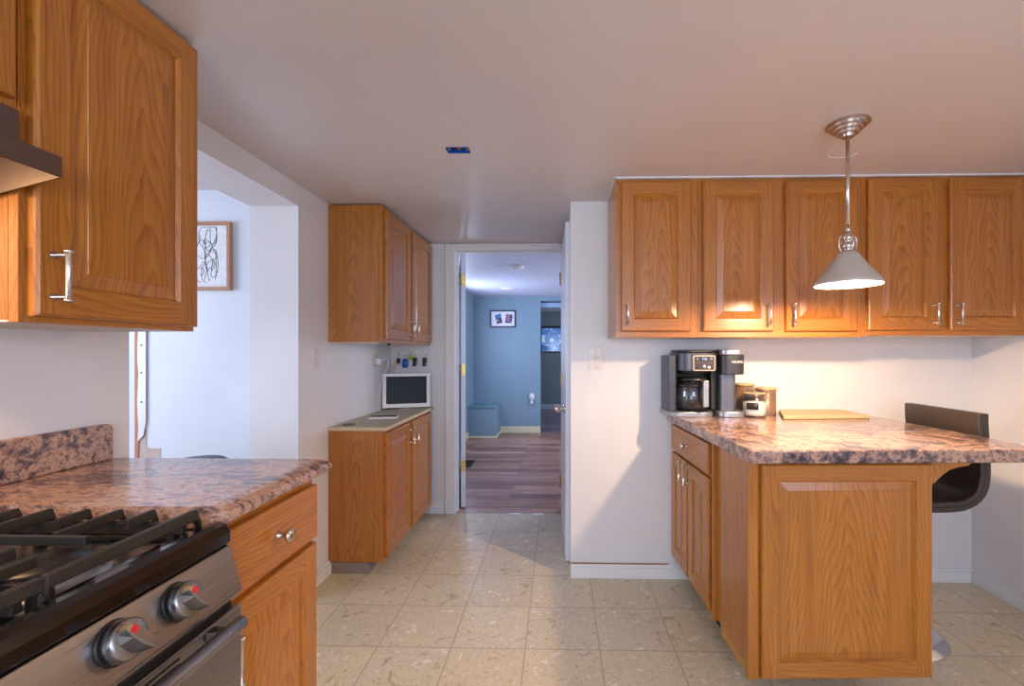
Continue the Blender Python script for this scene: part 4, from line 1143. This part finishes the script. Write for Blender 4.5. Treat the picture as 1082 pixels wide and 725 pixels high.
# framed line drawing in the side room
t = thing('framed_drawing', 'wood framed black line drawing on white paper in the side room', 'picture', (-1.835, SY1, 1.548))
fw_, fh_ = 0.36, 0.345
m = MB()
m.box(-fw_ / 2, -fw_ / 2 + 0.016, -0.024, -0.001, 0, fh_); m.box(fw_ / 2 - 0.016, fw_ / 2, -0.024, -0.001, 0, fh_)
m.box(-fw_ / 2 + 0.016, fw_ / 2 - 0.016, -0.024, -0.001, 0, 0.016, grain=0); m.box(-fw_ / 2 + 0.016, fw_ / 2 - 0.016, -0.024, -0.001, fh_ - 0.016, fh_, grain=0)
m.build('frame', WOODFR, t, 0.001)
bx('paper', PAPER, t, -fw_ / 2 + 0.0165, fw_ / 2 - 0.0165, -0.010, -0.008, 0.0165, fh_ - 0.0165)
m = MB(); rr = random.Random(3)
for k in range(15):
    cx, cz = 0.045 + rr.uniform(-0.05, 0.06), 0.19 + rr.uniform(-0.11, 0.10)
    a0 = rr.uniform(0, 6.28); rad = rr.uniform(0.015, 0.05); st_ = rr.uniform(0.35, 0.9); lean = rr.uniform(0.9, 1.9)
    path = []
    for q in range(22):
        a = a0 + q * 0.25; r_ = rad * (1 + 0.25 * math.sin(q * 0.6 + k))
        path.append((max(-0.15, min(0.15, cx + r_ * math.cos(a) * st_)), -0.0104, max(0.03, min(0.32, cz + r_ * lean * math.sin(a)))))
    m.tube(path, 0.0011, 5)
m.build('drawing_lines', INK, t)
# round dark stool in the side room, its top just showing over the counter
t = thing('round_stool', 'dark round stool top just showing over the counter in the side room', 'stool', (-1.54, 1.90, 0.0))
m = MB(); m.lathe([(0.0, 0.730), (0.085, 0.730), (0.112, 0.745), (0.116, 0.762), (0.10, 0.774), (0.06, 0.781), (0.0, 0.783)], seg=40); m.build('seat', BLACK, t)
for k in range(4):
    a = PI / 4 + k * PI / 2
    m = MB(); m.tube([(0.075 * math.cos(a), 0.075 * math.sin(a), 0.730), (0.15 * math.cos(a), 0.15 * math.sin(a), 0.0)], 0.011, 10); m.build('leg', BLACK, t)
m = MB(); m.tube([(0.128 * math.cos(a * PI / 16), 0.128 * math.sin(a * PI / 16), 0.25) for a in range(32)], 0.007, 8, closed=True); m.build('foot_ring', BLACK, t)

# ================================================================== CEILING THINGS, HALL THINGS
t = thing('junction_box', 'open blue electrical box sunk in the kitchen ceiling', 'electrical box', (-0.4095, 1.851, H))
m = MB(); wx, wy = 0.0465, 0.0283
m.box(-wx, -wx + .003, -wy, wy, -0.001, 0.055); m.box(wx - .003, wx, -wy, wy, -0.001, 0.055)
m.box(-wx + .003, wx - .003, -wy, -wy + .003, -0.001, 0.055); m.box(-wx + .003, wx - .003, wy - .003, wy, -0.001, 0.055)
m.box(-wx + .003, wx - .003, -wy + .003, wy - .003, 0.05, 0.055); m.build('box_shell', BLUEP, t)
m = MB(); m.tube([(-0.02, 0.0, 0.049), (-0.01, 0.01, 0.012), (0.005, 0.006, 0.006), (0.012, 0.0, 0.02), (0.02, 0.004, 0.049)], 0.0035, 8); m.build('wire', simple('copper_wire', srgb(200, 120, 60), 0.4, 0.6), t)
for sx in (-0.036, 0.036):
    m = MB(); m.box(sx - .005, sx + .005, -.008, .008, 0.004, 0.009); m.build('screw_tab', NICKEL, t)
HC = H + 0.03
t = thing('smoke_detector', 'white smoke detector on the hall ceiling near the doorway', 'smoke detector', (-0.403, 4.50, HC))
m = MB(); m.lathe([(0.0, -0.0003), (0.068, -0.0003), (0.068, -0.012), (0.062, -0.014)], seg=36); m.build('base_plate', WHITEP, t)
m = MB(); m.lathe([(0.060, -0.0142), (0.062, -0.026), (0.052, -0.036), (0.0, -0.039)], seg=36); m.build('cover', WHITEP, t)
t = thing('ceiling_vent', 'small pale round fitting on the hall ceiling near the blue wall', 'ceiling fitting', (-0.672, 6.09, HC))
m = MB(); m.lathe([(0.0, -0.0003), (0.10, -0.0003), (0.098, -0.008), (0.07, -0.014), (0.0, -0.016)], seg=32); m.build('cover', WHITEP, t)
# photo frame on the blue wall
t = thing('framed_photographs', 'small black frame with two photographs on the blue hall wall', 'picture', (-0.847, HY1, 1.612))
m = MB(); a, b = 0.196, 0.262
m.box(-a, -a + .018, -0.02, -0.001, 0, b); m.box(a - .018, a, -0.02, -0.001, 0, b); m.box(-a + .018, a - .018, -0.02, -0.001, 0, .018); m.box(-a + .018, a - .018, -0.02, -0.001, b - .018, b)
m.build('frame', simple('navy_black_frame', srgb(26, 28, 46), 0.4), t, 0.002)
bx('mat_board', PAPER, t, -a + .0185, a - .0185, -0.008, -0.004, .0185, b - .0185)
def photo_mat(name, sc, cols):
    m = Mat(name, 0.4); n = m.noise(m.coord(loc=(sc, 0, sc)), 16, 3, 0.6, 0.8)
    m.color(m.ramp(n, list(zip((0.0, 0.42, 0.5, 0.58), cols)), 'CONSTANT')); return m.m
PA = photo_mat('photo_sea_colours', 1.3, [srgb(40, 90, 160), srgb(28, 34, 84), srgb(36, 40, 60), srgb(196, 150, 130)])
PB = photo_mat('photo_family_colours', 4.1, [srgb(30, 34, 70), srgb(190, 130, 110), srgb(60, 80, 170), srgb(46, 36, 50)])
m = MB(); m.box(-0.045, 0.045, -0.0095, -0.0083, -0.07, 0.07); pa = m.build('photograph', PA, t, loc=(-0.065, 0, 0.130), rot=(0, R(-14), 0))
m = MB(); m.prism([(-0.045, 0.01), (0.045, 0.01), (0.05, 0.058), (-0.035, 0.062)], -0.0102, -0.0096, axis=1); m.build('sky_patch', simple('photo_sky', srgb(44, 120, 180), 0.4), pa)
m = MB(); m.box(-0.052, 0.052, -0.0095, -0.0083, -0.065, 0.07); m.build('photograph', PB, t, loc=(0.09, 0, 0.130), rot=(0, R(8), 0))
# plug in night light
t = thing('night_light', 'white round plug-in night light low on the blue hall wall', 'night light', (-0.404, HY1, 0.52))
bx('cover_plate', BLUE, t, -0.036, 0.036, -0.006, -0.0005, -0.058, 0.058, bevel=0.001)
m = MB(); m.lathe([(0.0, 0.0), (0.04, 0.0), (0.044, 0.012), (0.036, 0.03), (0.0, 0.034)], seg=24, sy=1.35); m.build('lamp_body', WHITEP, t, loc=(0, -0.0065, 0.03), rot=(R(90), 0, 0))
bx('plug_body', WHITEP, t, -0.022, 0.022, -0.035, -0.0065, -0.075, -0.028, bevel=0.004)
# floor register
t = thing('floor_register', 'dark metal floor register just behind the open door', 'floor vent', (-1.02, 5.0, 0.0))
m = MB(); m.box(-0.08, 0.08, -0.15, -0.14, 0.0003, 0.006); m.box(-0.08, 0.08, 0.14, 0.15, 0.0003, 0.006); m.box(-0.08, -0.07, -0.14, 0.14, 0.0003, 0.006); m.box(0.07, 0.08, -0.14, 0.14, 0.0003, 0.006)
m.build('rim', simple('bronze_metal', srgb(70, 60, 58), 0.4, 0.5), t)
m = MB()
for k in range(9): m.box(-0.07, 0.07, -0.13 + k * 0.03, -0.118 + k * 0.03, 0.0003, 0.004)
m.build('louvres', simple('bronze_louvre', srgb(44, 38, 38), 0.5, 0.4), t)
# torn white scraps of vinyl at the threshold
for (sx, sy, sc, lb) in ((-0.33, 3.455, 1.0, 'small torn white vinyl scrap at the middle of the doorway threshold'), (-0.155, 3.452, 0.9, 'small torn white vinyl scrap at the right of the doorway threshold')):
    m = MB(); rr = random.Random(int(sc * 10)); pts = []
    for k in range(9):
        a = 2 * PI * k / 9; r_ = (0.026 + rr.random() * 0.018) * sc; pts.append((sx + r_ * 1.5 * math.cos(a), sy + 0.4 * r_ * math.sin(a)))
    m.prism(pts, 0.0006, 0.006)
    tag(m.build('vinyl_scrap', PAPER), lb, 'scrap')
